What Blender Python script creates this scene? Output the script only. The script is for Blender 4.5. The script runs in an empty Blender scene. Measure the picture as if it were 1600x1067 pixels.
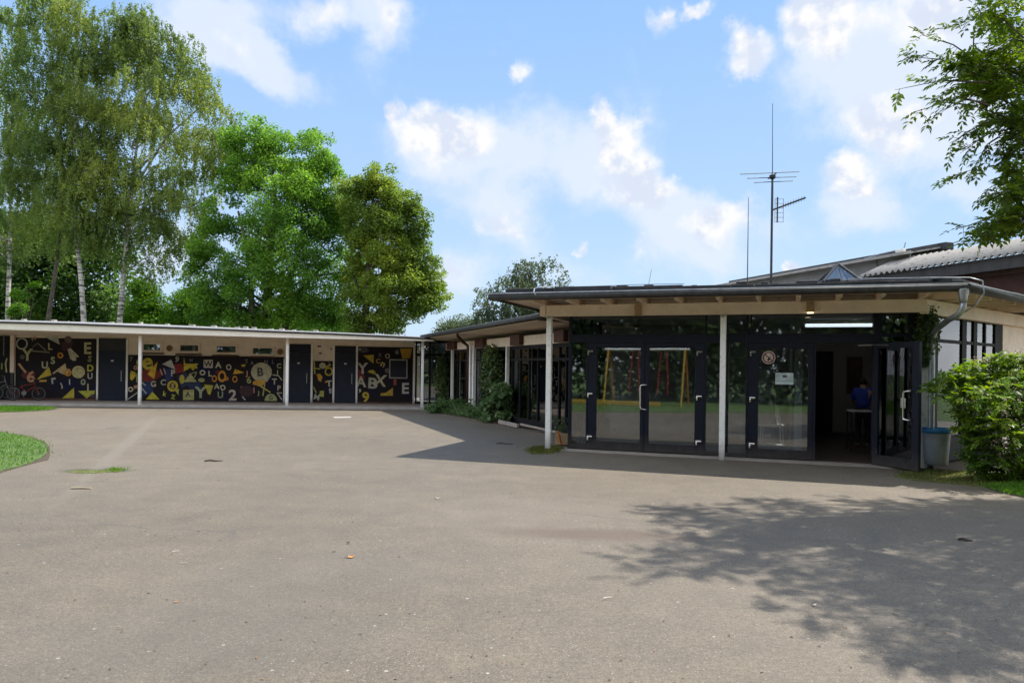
import bpy, bmesh, math, random
import numpy as np
from mathutils import Vector, Matrix
random.seed(7)
RNG = np.random.default_rng(11)
SC = bpy.context.scene
COL = SC.collection
# ------------------------------------------------------------------ camera
FPX, CAMZ, CX, CY = 1155.56, 1.6, 800.0, 573.5
ROLL = math.radians(0.75)
RC, RS = math.cos(ROLL), math.sin(ROLL)
cam = bpy.data.cameras.new('camera')
cam.lens = 26; cam.sensor_width = 36; cam.sensor_fit = 'HORIZONTAL'
cam.shift_y = 40 / 1600; cam.clip_end = 2000; cam.clip_start = 0.05
co = bpy.data.objects.new('camera', cam); COL.objects.link(co)
co.matrix_world = Matrix(((RC, -RS, 0, 0), (0, 0, -1, 0), (RS, RC, 0, CAMZ), (0, 0, 0, 1)))
SC.camera = co


def ray(px, py):
    rx, ry = px - CX, CY - py
    return Vector(((rx * RC - ry * RS) / FPX, 1.0, (rx * RS + ry * RC) / FPX))


def at(px, py, d):
    r = ray(px, py)
    return Vector((r.x * d, d, CAMZ + r.z * d))


def ground(px, py, z=0.0):
    r = ray(px, py); d = (z - CAMZ) / r.z
    return Vector((r.x * d, d, z))


def project(P):
    """world points (N,3) -> photo pixels (N,2)"""
    P = np.asarray(P, float)
    X = P[:, 0] / P[:, 1] * FPX; Z = (P[:, 2] - CAMZ) / P[:, 1] * FPX
    rx = X * RC + Z * RS; ry = -X * RS + Z * RC
    return np.stack([CX + rx, CY - ry], 1)


class Frame:
    """a wall's own axes: s along the wall, t into the building, z up"""
    def __init__(s, o, deg):
        a = math.radians(deg); s.o = Vector((o[0], o[1], 0)); s.deg = deg
        s.e = Vector((math.cos(a), math.sin(a), 0)); s.n = Vector((-math.sin(a), math.cos(a), 0))

    def pt(s, a, t, z=0.0):
        return s.o + s.e * a + s.n * t + Vector((0, 0, z))

    def hit(s, px, py, t=0.0):
        d = ray(px, py); c = Vector((0, 0, CAMZ))
        k = (t - (c - s.o).dot(s.n)) / d.dot(s.n); p = c + d * k
        return (p - s.o).dot(s.e), p.z

    def loc(s, P):
        d = Vector((P[0], P[1], 0)) - s.o
        return d.dot(s.e), d.dot(s.n)


WORLD = Frame((0, 0), 0)


class MB:
    def __init__(s):
        s.v, s.f, s.m = [], [], []

    def add(s, vs, fs, mi=0):
        b = len(s.v); s.v += [tuple(p) for p in vs]
        s.f += [tuple(i + b for i in f) for f in fs]; s.m += [mi] * len(fs)
        return s

    def box(s, F, s0, s1, t0, t1, z0, z1, mi=0):
        s0, s1 = min(s0, s1), max(s0, s1); t0, t1 = min(t0, t1), max(t0, t1); z0, z1 = min(z0, z1), max(z0, z1)
        vs = [F.pt(a, t, z) for z in (z0, z1) for a, t in ((s0, t0), (s1, t0), (s1, t1), (s0, t1))]
        return s.add(vs, [(3, 2, 1, 0), (4, 5, 6, 7), (0, 1, 5, 4), (1, 2, 6, 5), (2, 3, 7, 6), (3, 0, 4, 7)], mi)

    def quad(s, a, b, c, d, mi=0):
        return s.add([a, b, c, d], [(0, 1, 2, 3)], mi)

    def prism(s, pts, z0, z1, mi=0, ztop=None):
        """pts counter-clockwise seen from above"""
        n = len(pts); zt = ztop or [z1] * n
        zb = z0 if isinstance(z0, (list, tuple)) else [z0] * n
        vs = [(p[0], p[1], zb[i]) for i, p in enumerate(pts)] + [(p[0], p[1], zt[i]) for i, p in enumerate(pts)]
        fs = [tuple(range(n - 1, -1, -1)), tuple(range(n, 2 * n))] + [(i, (i + 1) % n, n + (i + 1) % n, n + i) for i in range(n)]
        return s.add(vs, fs, mi)

    def tube(s, pts, r, n=8, mi=0, caps=True):
        pts = [Vector(p) for p in pts]; k = len(pts)
        rr = r if isinstance(r, (list, tuple)) else [r] * k
        vs = []; prev = None
        for i, p in enumerate(pts):
            d = (pts[min(i + 1, k - 1)] - pts[max(i - 1, 0)]).normalized()
            if prev is None:
                u = d.cross(Vector((0, 0, 1)) if abs(d.z) < .9 else Vector((1, 0, 0))).normalized()
            else:
                u = (prev - d * prev.dot(d)).normalized()
            prev = u; w = d.cross(u)
            for j in range(n):
                a = 2 * math.pi * j / n
                vs.append(p + (u * math.cos(a) + w * math.sin(a)) * rr[i])
        fs = [(i * n + j, i * n + (j + 1) % n, (i + 1) * n + (j + 1) % n, (i + 1) * n + j) for i in range(k - 1) for j in range(n)]
        if caps:
            fs += [tuple(range(n - 1, -1, -1)), tuple(range((k - 1) * n, k * n))]
        return s.add(vs, fs, mi)

    def lathe(s, c, prof, n=24, mi=0, ax=None):
        """prof: (radius, height) list about the axis ax through c"""
        c = Vector(c); ax = Vector(ax or (0, 0, 1)).normalized()
        u = ax.orthogonal().normalized(); w = ax.cross(u); vs = []
        for r, h in prof:
            for j in range(n):
                a = 2 * math.pi * j / n
                vs.append(c + ax * h + (u * math.cos(a) + w * math.sin(a)) * r)
        k = len(prof)
        fs = [(i * n + j, i * n + (j + 1) % n, (i + 1) * n + (j + 1) % n, (i + 1) * n + j) for i in range(k - 1) for j in range(n)]
        fs += [tuple(range(n - 1, -1, -1)), tuple(range((k - 1) * n, k * n))]
        return s.add(vs, fs, mi)

    def build(s, name, mats, parent=None, bevel=0.0, smooth=False):
        me = bpy.data.meshes.new(name); me.from_pydata(s.v, [], s.f)
        for m in (mats if isinstance(mats, (list, tuple)) else [mats]):
            me.materials.append(m)
        me.polygons.foreach_set('material_index', s.m)
        if smooth:
            me.polygons.foreach_set('use_smooth', [True] * len(s.f))
        me.update()
        o = bpy.data.objects.new(name, me); COL.objects.link(o)
        if parent is not None:
            o.parent = parent; o.matrix_parent_inverse = parent.matrix_world.inverted()
        if bevel:
            b = o.modifiers.new('edge', 'BEVEL'); b.width = bevel; b.segments = 2; b.limit_method = 'ANGLE'; b.angle_limit = math.radians(40)
        return o


def empty(name, loc, label=None, cat=None, group=None):
    o = bpy.data.objects.new(name, None); COL.objects.link(o)
    o.location = loc; o.matrix_world = Matrix.Translation(loc); o.empty_display_size = .2
    return tag(o, label, cat, group)


def tag(o, label=None, cat=None, group=None, kind=None):
    if label: o['label'] = label
    if cat: o['category'] = cat
    if group: o['group'] = group
    if kind: o['kind'] = kind
    return o


# ------------------------------------------------------------------ materials
def nodes_of(m):
    m.use_nodes = True
    nt = m.node_tree
    return nt, nt.nodes, nt.links, nt.nodes['Principled BSDF']


def mat(name, col, rough=.6, var=.18, scale=6.0, metal=0.0, bump=.1, bscale=60., spec=.4, streak=False, dirt=None, wear=0.0, foot=0.0):
    m = bpy.data.materials.new(name); nt, N, L, b = nodes_of(m)
    tc = N.new('ShaderNodeNewGeometry'); mp = N.new('ShaderNodeMapping'); L.new(tc.outputs['Position'], mp.inputs['Vector'])
    if streak: mp.inputs['Scale'].default_value = (1, 1, .12)
    n1 = N.new('ShaderNodeTexNoise'); n1.inputs['Scale'].default_value = scale; n1.inputs['Detail'].default_value = 6
    n1.inputs['Roughness'].default_value = .65
    L.new(mp.outputs['Vector'], n1.inputs['Vector'])
    rp = N.new('ShaderNodeValToRGB'); L.new(n1.outputs['Fac'], rp.inputs['Fac'])
    lo = [c * (1 - var) for c in col]; hi = [min(1, c * (1 + var)) for c in col]
    if dirt: lo = list(dirt)
    rp.color_ramp.elements[0].position = .3; rp.color_ramp.elements[1].position = .62 if dirt is None else .45
    rp.color_ramp.elements[0].color = (*lo, 1); rp.color_ramp.elements[1].color = (*hi, 1)
    out = rp.outputs['Color']
    if wear:       # chips, hair cracks and grime spots in the paint
        w1 = N.new('ShaderNodeTexNoise'); w1.inputs['Scale'].default_value = 7; w1.inputs['Detail'].default_value = 10; w1.inputs['Roughness'].default_value = .72
        L.new(tc.outputs['Position'], w1.inputs['Vector'])
        w2 = N.new('ShaderNodeMapRange'); w2.inputs['From Min'].default_value = .60; w2.inputs['From Max'].default_value = .66; w2.inputs['To Max'].default_value = wear; L.new(w1.outputs['Fac'], w2.inputs['Value'])
        x = N.new('ShaderNodeMix'); x.data_type = 'RGBA'; L.new(w2.outputs[0], x.inputs['Factor']); L.new(out, x.inputs[6]); x.inputs[7].default_value = (.16, .12, .09, 1); out = x.outputs[2]
    if foot:       # splash dirt at the foot of a post or frame
        sz = N.new('ShaderNodeSeparateXYZ'); L.new(tc.outputs['Position'], sz.inputs[0])
        f1 = N.new('ShaderNodeMath'); f1.operation = 'MULTIPLY_ADD'; f1.inputs[1].default_value = -.5; L.new(n1.outputs['Fac'], f1.inputs[0]); L.new(sz.outputs[2], f1.inputs[2])
        f2 = N.new('ShaderNodeMapRange'); f2.inputs['From Min'].default_value = -.22; f2.inputs['From Max'].default_value = .12; f2.inputs['To Min'].default_value = foot; f2.inputs['To Max'].default_value = 0; L.new(f1.outputs[0], f2.inputs['Value'])
        x = N.new('ShaderNodeMix'); x.data_type = 'RGBA'; L.new(f2.outputs[0], x.inputs['Factor']); L.new(out, x.inputs[6]); x.inputs[7].default_value = (.13, .11, .08, 1); out = x.outputs[2]
    L.new(out, b.inputs['Base Color'])
    b.inputs['Roughness'].default_value = rough; b.inputs['Metallic'].default_value = metal
    b.inputs['Specular IOR Level'].default_value = spec
    if bump:
        n2 = N.new('ShaderNodeTexNoise'); n2.inputs['Scale'].default_value = bscale; n2.inputs['Detail'].default_value = 4
        L.new(tc.outputs['Position'], n2.inputs['Vector'])
        bp = N.new('ShaderNodeBump'); bp.inputs['Strength'].default_value = bump; bp.inputs['Distance'].default_value = .01
        L.new(n2.outputs['Fac'], bp.inputs['Height']); L.new(bp.outputs['Normal'], b.inputs['Normal'])
    return m


def plain(name, col, rough=.7):
    m = bpy.data.materials.new(name); nt, N, L, b = nodes_of(m)
    tc = N.new('ShaderNodeNewGeometry')
    n1 = N.new('ShaderNodeTexNoise'); n1.inputs['Scale'].default_value = 9; n1.inputs['Detail'].default_value = 5
    L.new(tc.outputs['Position'], n1.inputs['Vector'])
    rp = N.new('ShaderNodeValToRGB'); L.new(n1.outputs['Fac'], rp.inputs['Fac'])
    rp.color_ramp.elements[0].color = (*[c * .72 for c in col], 1); rp.color_ramp.elements[1].color = (*[min(1, c * 1.22) for c in col], 1)
    rp.color_ramp.elements[0].position = .3; rp.color_ramp.elements[1].position = .7
    L.new(rp.outputs['Color'], b.inputs['Base Color']); b.inputs['Roughness'].default_value = rough
    return m


def glass(name, refl=.2, tint=(.80, .84, .86), rough=.012):
    m = bpy.data.materials.new(name); m.use_nodes = True; nt = m.node_tree; N, L = nt.nodes, nt.links
    N.clear()
    out = N.new('ShaderNodeOutputMaterial'); mx = N.new('ShaderNodeMixShader'); tr = N.new('ShaderNodeBsdfTransparent'); gl = N.new('ShaderNodeBsdfGlossy')
    tr.inputs['Color'].default_value = (*tint, 1); gl.inputs['Roughness'].default_value = rough; gl.inputs['Color'].default_value = (.95, .97, 1, 1)
    fr = N.new('ShaderNodeFresnel'); fr.inputs['IOR'].default_value = 1.5
    ad = N.new('ShaderNodeMath'); ad.operation = 'ADD'; ad.inputs[1].default_value = refl - .04; ad.use_clamp = True
    L.new(fr.outputs[0], ad.inputs[0]); L.new(ad.outputs[0], mx.inputs[0]); L.new(tr.outputs[0], mx.inputs[1]); L.new(gl.outputs[0], mx.inputs[2])
    geo = N.new('ShaderNodeNewGeometry'); ns = N.new('ShaderNodeTexNoise'); ns.inputs['Scale'].default_value = .9
    bp = N.new('ShaderNodeBump'); bp.inputs['Strength'].default_value = .02; bp.inputs['Distance'].default_value = .02
    L.new(geo.outputs['Position'], ns.inputs['Vector']); L.new(ns.outputs['Fac'], bp.inputs['Height']); L.new(bp.outputs['Normal'], gl.inputs['Normal'])
    L.new(mx.outputs[0], out.inputs['Surface'])
    return m


def emit(name, col, st):
    m = bpy.data.materials.new(name); nt, N, L, b = nodes_of(m)
    b.inputs['Base Color'].default_value = (*col, 1); b.inputs['Emission Color'].default_value = (*col, 1); b.inputs['Emission Strength'].default_value = st
    return m


def leaf_mat(name, dark, mid, lite, trans=.4, scale=.5, rough=.55):
    m = bpy.data.materials.new(name); nt, N, L, b = nodes_of(m)
    at_ = N.new('ShaderNodeAttribute'); at_.attribute_name = 'leaf_tone'
    geo = N.new('ShaderNodeNewGeometry'); ns = N.new('ShaderNodeTexNoise'); ns.inputs['Scale'].default_value = scale; ns.inputs['Detail'].default_value = 3
    L.new(geo.outputs['Position'], ns.inputs['Vector'])
    ma = N.new('ShaderNodeMath'); ma.operation = 'MULTIPLY_ADD'; ma.inputs[1].default_value = 1.6; ma.inputs[2].default_value = -.55
    L.new(ns.outputs['Fac'], ma.inputs[0])
    ad = N.new('ShaderNodeMath'); ad.operation = 'MULTIPLY_ADD'; ad.inputs[1].default_value = .6; ad.use_clamp = True
    L.new(at_.outputs['Fac'], ad.inputs[0]); L.new(ma.outputs[0], ad.inputs[2])
    rp = N.new('ShaderNodeValToRGB'); L.new(ad.outputs[0], rp.inputs['Fac'])
    rp.color_ramp.elements[0].color = (*dark, 1); rp.color_ramp.elements[1].color = (*lite, 1)
    e = rp.color_ramp.elements.new(.5); e.color = (*mid, 1)
    L.new(rp.outputs['Color'], b.inputs['Base Color']); b.inputs['Roughness'].default_value = rough; b.inputs['Specular IOR Level'].default_value = .35
    tl = N.new('ShaderNodeBsdfTranslucent'); hs = N.new('ShaderNodeHueSaturation'); hs.inputs['Hue'].default_value = .495; hs.inputs['Value'].default_value = 1.7; hs.inputs['Saturation'].default_value = 1.1
    L.new(rp.outputs['Color'], hs.inputs['Color']); L.new(hs.outputs['Color'], tl.inputs['Color'])
    mx = N.new('ShaderNodeMixShader'); mx.inputs[0].default_value = trans
    L.new(b.outputs[0], mx.inputs[1]); L.new(tl.outputs[0], mx.inputs[2]); L.new(mx.outputs[0], N['Material Output'].inputs['Surface'])
    return m


M = dict(
    fcream=mat('pale_cream_paint', (.90, .84, .74), .6, .05, 2, wear=.25), cream=mat('cream_paint', (.82, .70, .58), .65, .1, 2.5, dirt=None, wear=.35),
    soffit=mat('soffit_boards', (.80, .65, .54), .7, .1, 3),
    white=mat('white_paint', (.86, .84, .79), .5, .07, 5, bump=.05, wear=.35, foot=.6),
    post=mat('weathered_white_paint', (.84, .83, .79), .55, .06, 14, dirt=(.66, .64, .58), bump=.2, wear=.45, foot=.7),
    peel=mat('peeling_pillar_paint', (.55, .55, .5), .8, .2, 9, dirt=(.22, .22, .19), bump=.4, bscale=30),
    navy=mat('navy_frame_paint', (.0055, .0075, .019), .5, .2, 8, bump=.03, spec=.3, foot=.35),
    blue=mat('dark_blue_door_paint', (.006, .009, .026), .55, .25, 4, bump=.05),
    dark=mat('dark_frame_paint', (.010, .010, .012), .65, .3, 8, bump=.05, spec=.2),
    felt=mat('roof_felt', (.045, .045, .047), .85, .4, 5, bump=.6, bscale=90),
    fasc=mat('dark_fascia', (.05, .047, .046), .6, .3, 5, streak=True),
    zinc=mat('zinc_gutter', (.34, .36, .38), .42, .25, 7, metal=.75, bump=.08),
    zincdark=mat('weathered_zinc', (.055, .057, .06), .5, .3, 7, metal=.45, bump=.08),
    eter=mat('corrugated_cement', (.30, .28, .255), .9, .25, 6, bump=.4, bscale=40, dirt=(.16, .145, .13), spec=.1),
    greywall=mat('grey_cladding', (.25, .25, .25), .7, .15, 4),
    brown=mat('brown_timber', (.075, .030, .020), .7, .3, 5, streak=False),
    brownwall=mat('brown_boards', (.20, .115, .085), .75, .25, 5),
    plinth=mat('red_brown_plinth', (.10, .05, .035), .8, .3, 6),
    conc=mat('pale_concrete', (.36, .33, .30), .85, .18, 3, bump=.4),
    slab=mat('walkway_concrete', (.34, .295, .255), .9, .2, 3, bump=.4),
    mural=mat('mural_ground_paint', (.014, .011, .013), .75, .35, .9, bump=.15, dirt=(.008, .012, .05), spec=.2),
    steel=mat('brushed_steel', (.62, .62, .60), .3, .1, 20, metal=.9, bump=0),
    blackmetal=mat('black_metal', (.012, .012, .014), .5, .2, 9, bump=0),
    floor=mat('dark_tile_floor', (.085, .06, .05), .35, .25, 3),
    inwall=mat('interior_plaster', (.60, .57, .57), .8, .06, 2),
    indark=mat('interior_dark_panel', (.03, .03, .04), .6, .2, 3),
    ceil=mat('interior_ceiling', (.6, .6, .58), .85, .06, 2),
    curtain=mat('pale_curtain', (.46, .49, .52), .8, .1, 8, streak=True),
    glassdoor=glass('door_glass', .09), wood=mat('pale_timber', (.36, .25, .14), .7, .25, 7),
    orange=mat('orange_paint', (.42, .15, .03), .5, .15, 7),
    yellow=mat('yellow_paint', (.42, .27, .04), .5, .15, 7),
    bikered=mat('worn_red_paint', (.15, .018, .012), .6, .3, 9), dullsteel=mat('dull_steel', (.22, .22, .22), .5, .2, 9, metal=.6), red=mat('red_paint', (.28, .02, .02), .45, .15, 7),
    rubber=mat('black_rubber', (.012, .012, .012), .7, .2, 9),
    chrome=mat('bright_steel', (.75, .75, .75), .2, .05, 9, metal=1, bump=0),
    bin=mat('galvanised_bin', (.30, .325, .36), .5, .15, 6, metal=.35),
    liner=mat('blue_bin_liner', (.02, .15, .33), .4, .15, 25, bump=.3),
    bark=mat('grey_bark', (.075, .06, .048), .9, .4, 5, bump=.8, bscale=25),
    soil=mat('bed_soil', (.07, .05, .035), .95, .4, 12, bump=.8, bscale=40),
    glass=glass('window_glass', .13, rough=.022), glass2=glass('shaded_window_glass', .11), glassin=glass('clear_glass', .06, (.93, .95, .95)),
    tube=emit('lamp_tube_glow', (.9, .95, 1.0), 1.0), warm=emit('wall_lamp_glow', (1.0, .8, .45), 1.3),
    skin=mat('skin', (.42, .25, .18), .6, .05, 9, bump=0), shirt=mat('blue_shirt', (.03, .06, .38), .85, .15, 12), hair=mat('dark_hair', (.012, .01, .009), .7, .2, 30),
    trouser=mat('dark_trousers', (.02, .02, .026), .85, .2, 12),
)
PC = {}


def paint(col):
    k = tuple(round(c, 3) for c in col)
    if k not in PC:
        PC[k] = plain('mural_paint', k, .7)
    return PC[k]


# birch bark: white with dark lenticels and black patches
def birch_bark():
    m = bpy.data.materials.new('birch_bark'); nt, N, L, b = nodes_of(m)
    g = N.new('ShaderNodeNewGeometry'); mp = N.new('ShaderNodeMapping'); mp.inputs['Scale'].default_value = (1.2, 1.2, 7)
    L.new(g.outputs['Position'], mp.inputs['Vector'])
    n = N.new('ShaderNodeTexNoise'); n.inputs['Scale'].default_value = 1.6; n.inputs['Detail'].default_value = 8; n.inputs['Roughness'].default_value = .75
    L.new(mp.outputs['Vector'], n.inputs['Vector'])
    rp = N.new('ShaderNodeValToRGB'); L.new(n.outputs['Fac'], rp.inputs['Fac'])
    rp.color_ramp.elements[0].position = .42; rp.color_ramp.elements[0].color = (.03, .027, .025, 1)
    rp.color_ramp.elements[1].position = .52; rp.color_ramp.elements[1].color = (.5, .47, .43, 1)
    L.new(rp.outputs['Color'], b.inputs['Base Color']); b.inputs['Roughness'].default_value = .8
    return m


M['birch'] = birch_bark()


def asphalt():
    m = bpy.data.materials.new('old_asphalt'); nt, N, L, b = nodes_of(m)
    g = N.new('ShaderNodeNewGeometry'); P = g.outputs['Position']

    def noise(sc, det=5, ro=.6, vec=P):
        n = N.new('ShaderNodeTexNoise'); n.inputs['Scale'].default_value = sc; n.inputs['Detail'].default_value = det; n.inputs['Roughness'].default_value = ro
        L.new(vec, n.inputs['Vector']); return n.outputs['Fac']

    def ramp(f, p0, c0, p1, c1):
        r = N.new('ShaderNodeValToRGB'); L.new(f, r.inputs['Fac']); e = r.color_ramp.elements
        e[0].position = p0; e[0].color = (*c0, 1); e[1].position = p1; e[1].color = (*c1, 1); return r.outputs['Color']

    def mix(fac, a, bb, mode='MIX'):
        x = N.new('ShaderNodeMix'); x.data_type = 'RGBA'; x.blend_type = mode
        if isinstance(fac, float): x.inputs['Factor'].default_value = fac
        else: L.new(fac, x.inputs['Factor'])
        for s, v in ((6, a), (7, bb)):
            if isinstance(v, tuple): x.inputs[s].default_value = (*v, 1)
            else: L.new(v, x.inputs[s])
        return x.outputs[2]
    base = ramp(noise(.22, 6), .33, (.134, .109, .078), .67, (.182, .150, .108))
    mott = ramp(noise(2.3, 8, .7), .3, (.80, .81, .825), .7, (1.12, 1.105, 1.09))
    c = mix(1.0, base, mott, 'MULTIPLY')
    grain = ramp(noise(75, 3, .8), .3, (.5, .5, .51), .72, (1.5, 1.49, 1.47))
    c = mix(1.0, c, grain, 'MULTIPLY')
    c = mix(1.0, c, ramp(noise(26, 4, .75), .32, (.74, .74, .745), .68, (1.26, 1.255, 1.24)), 'MULTIPLY')
    # pale stone chips pressed into the surface
    v = N.new('ShaderNodeTexVoronoi'); v.inputs['Scale'].default_value = 38; L.new(P, v.inputs['Vector'])
    d = ramp(v.outputs['Distance'], .10, (1, 1, 1), .2, (0, 0, 0))
    sep = N.new('ShaderNodeSeparateColor'); L.new(v.outputs['Color'], sep.inputs[0])
    gt = N.new('ShaderNodeMath'); gt.operation = 'GREATER_THAN'; gt.inputs[1].default_value = .72; L.new(sep.outputs[0], gt.inputs[0])
    mu = N.new('ShaderNodeMath'); mu.operation = 'MULTIPLY'; L.new(d, mu.inputs[0]); L.new(gt.outputs[0], mu.inputs[1])
    c = mix(mu.outputs[0], c, (.36, .33, .28))
    v2 = N.new('ShaderNodeTexVoronoi'); v2.inputs['Scale'].default_value = 9; L.new(P, v2.inputs['Vector'])
    d2 = ramp(v2.outputs['Distance'], .07, (1, 1, 1), .11, (0, 0, 0))
    sp2 = N.new('ShaderNodeSeparateColor'); L.new(v2.outputs['Color'], sp2.inputs[0])
    g2 = N.new('ShaderNodeMath'); g2.operation = 'GREATER_THAN'; g2.inputs[1].default_value = .8; L.new(sp2.outputs[1], g2.inputs[0])
    m2 = N.new('ShaderNodeMath'); m2.operation = 'MULTIPLY'; L.new(d2, m2.inputs[0]); L.new(g2.outputs[0], m2.inputs[1])
    c = mix(m2.outputs[0], c, (.38, .35, .3))
    # brown stain, seam of lighter patching, damp blotches: fixed in the yard
    def blob(x, y, rx, ry, rot=0, soft=.6, amp=.9, nsc=1.6):
        mp = N.new('ShaderNodeMapping'); mp.vector_type = 'TEXTURE'; mp.inputs['Location'].default_value = (x, y, 0); mp.inputs['Rotation'].default_value = (0, 0, rot); mp.inputs['Scale'].default_value = (rx, ry, 1e3)
        L.new(P, mp.inputs['Vector'])
        ln = N.new('ShaderNodeVectorMath'); ln.operation = 'LENGTH'; L.new(mp.outputs[0], ln.inputs[0])
        ma = N.new('ShaderNodeMath'); ma.operation = 'MULTIPLY_ADD'; ma.inputs[1].default_value = amp; L.new(noise(nsc, 6, .7), ma.inputs[0]); L.new(ln.outputs['Value'], ma.inputs[2])
        mr = N.new('ShaderNodeMapRange'); mr.inputs['From Min'].default_value = 1 + amp * .5; mr.inputs['From Max'].default_value = 1 + amp * .5 - soft; mr.inputs['To Min'].default_value = 0; mr.inputs['To Max'].default_value = 1
        L.new(ma.outputs[0], mr.inputs['Value']); return mr.outputs[0]

    def scaled(f, k):
        x = N.new('ShaderNodeMath'); x.operation = 'MULTIPLY'; x.inputs[1].default_value = k; L.new(f, x.inputs[0]); return x.outputs[0]
    p = ground(940, 835); c = mix(scaled(blob(p.x, p.y, 1.2, .34, -.1), .8), c, (.115, .08, .055))
    p = ground(850, 800); c = mix(scaled(blob(p.x, p.y, 1.6, .9, .3), .22), c, (.19, .15, .112))
    p = ground(150, 735); c = mix(scaled(blob(p.x, p.y, .62, .28, .1, .35, .5, 4), .8), c, (.07, .07, .04))
    p = ground(330, 660); c = mix(scaled(blob(p.x, p.y, 7, 3.5, 0), .3), c, (.205, .17, .13))
    p = ground(500, 900); c = mix(scaled(blob(p.x, p.y, 1.5, 1.0, .5), .25), c, (.125, .115, .1))
    p = ground(300, 1000); c = mix(scaled(blob(p.x, p.y, 1.4, .8, .2), .3), c, (.122, .113, .1))
    p = ground(780, 690); c = mix(scaled(blob(p.x, p.y, 2.0, 2.4, .2), .3), c, (.14, .115, .095))
    a, q = ground(252, 645), ground(40, 830)
    mid = (a + q) / 2; an = math.atan2(q.y - a.y, q.x - a.x)
    c = mix(scaled(blob(mid.x, mid.y, (q - a).length / 2, .16, an, .5, .7, 2.5), .5), c, (.20, .172, .135))
    # hairline cracks
    vc = N.new('ShaderNodeTexVoronoi'); vc.feature = 'DISTANCE_TO_EDGE'; vc.inputs['Scale'].default_value = .33
    wn = N.new('ShaderNodeTexNoise'); wn.inputs['Scale'].default_value = 1.2; wn.inputs['Detail'].default_value = 6; L.new(P, wn.inputs['Vector'])
    wa = N.new('ShaderNodeVectorMath'); wa.operation = 'MULTIPLY_ADD'; wa.inputs[1].default_value = (.9, .9, 0); L.new(wn.outputs['Color'], wa.inputs[0]); L.new(P, wa.inputs[2]); L.new(wa.outputs[0], vc.inputs['Vector'])
    cr = ramp(vc.outputs['Distance'], .002, (1, 1, 1), .008, (0, 0, 0))
    cm = N.new('ShaderNodeMath'); cm.operation = 'MULTIPLY'; L.new(cr, cm.inputs[0])
    cn = ramp(noise(.35, 3), .5, (0, 0, 0), .62, (.75, .75, .75)); L.new(cn, cm.inputs[1])
    c = mix(cm.outputs[0], c, (.09, .08, .07))
    L.new(c, b.inputs['Base Color']); b.inputs['Roughness'].default_value = .62; b.inputs['Specular IOR Level'].default_value = .5
    bp = N.new('ShaderNodeBump'); bp.inputs['Strength'].default_value = .55; bp.inputs['Distance'].default_value = .012
    L.new(noise(85, 4, .8), bp.inputs['Height']); L.new(bp.outputs['Normal'], b.inputs['Normal'])
    return m


M['asphalt'] = asphalt()
M['turf'] = mat('turf_soil', (.075, .12, .03), .95, .4, 3, bump=.6, bscale=40)
M['moss'] = mat('moss', (.11, .12, .035), .95, .45, 14, bump=1, bscale=60)
# ------------------------------------------------------------------ light and sky
SUN = Vector((1.58, .82, 2.97)).normalized()
sl = bpy.data.lights.new('sun', 'SUN'); sl.energy = 4.0; sl.angle = math.radians(.53); sl.color = (1, .955, .88)
so = bpy.data.objects.new('sun', sl); COL.objects.link(so); so.rotation_euler = SUN.to_track_quat('Z', 'Y').to_euler(); so.location = (20, 10, 40)
w = bpy.data.worlds.new('World'); SC.world = w; w.use_nodes = True


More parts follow.
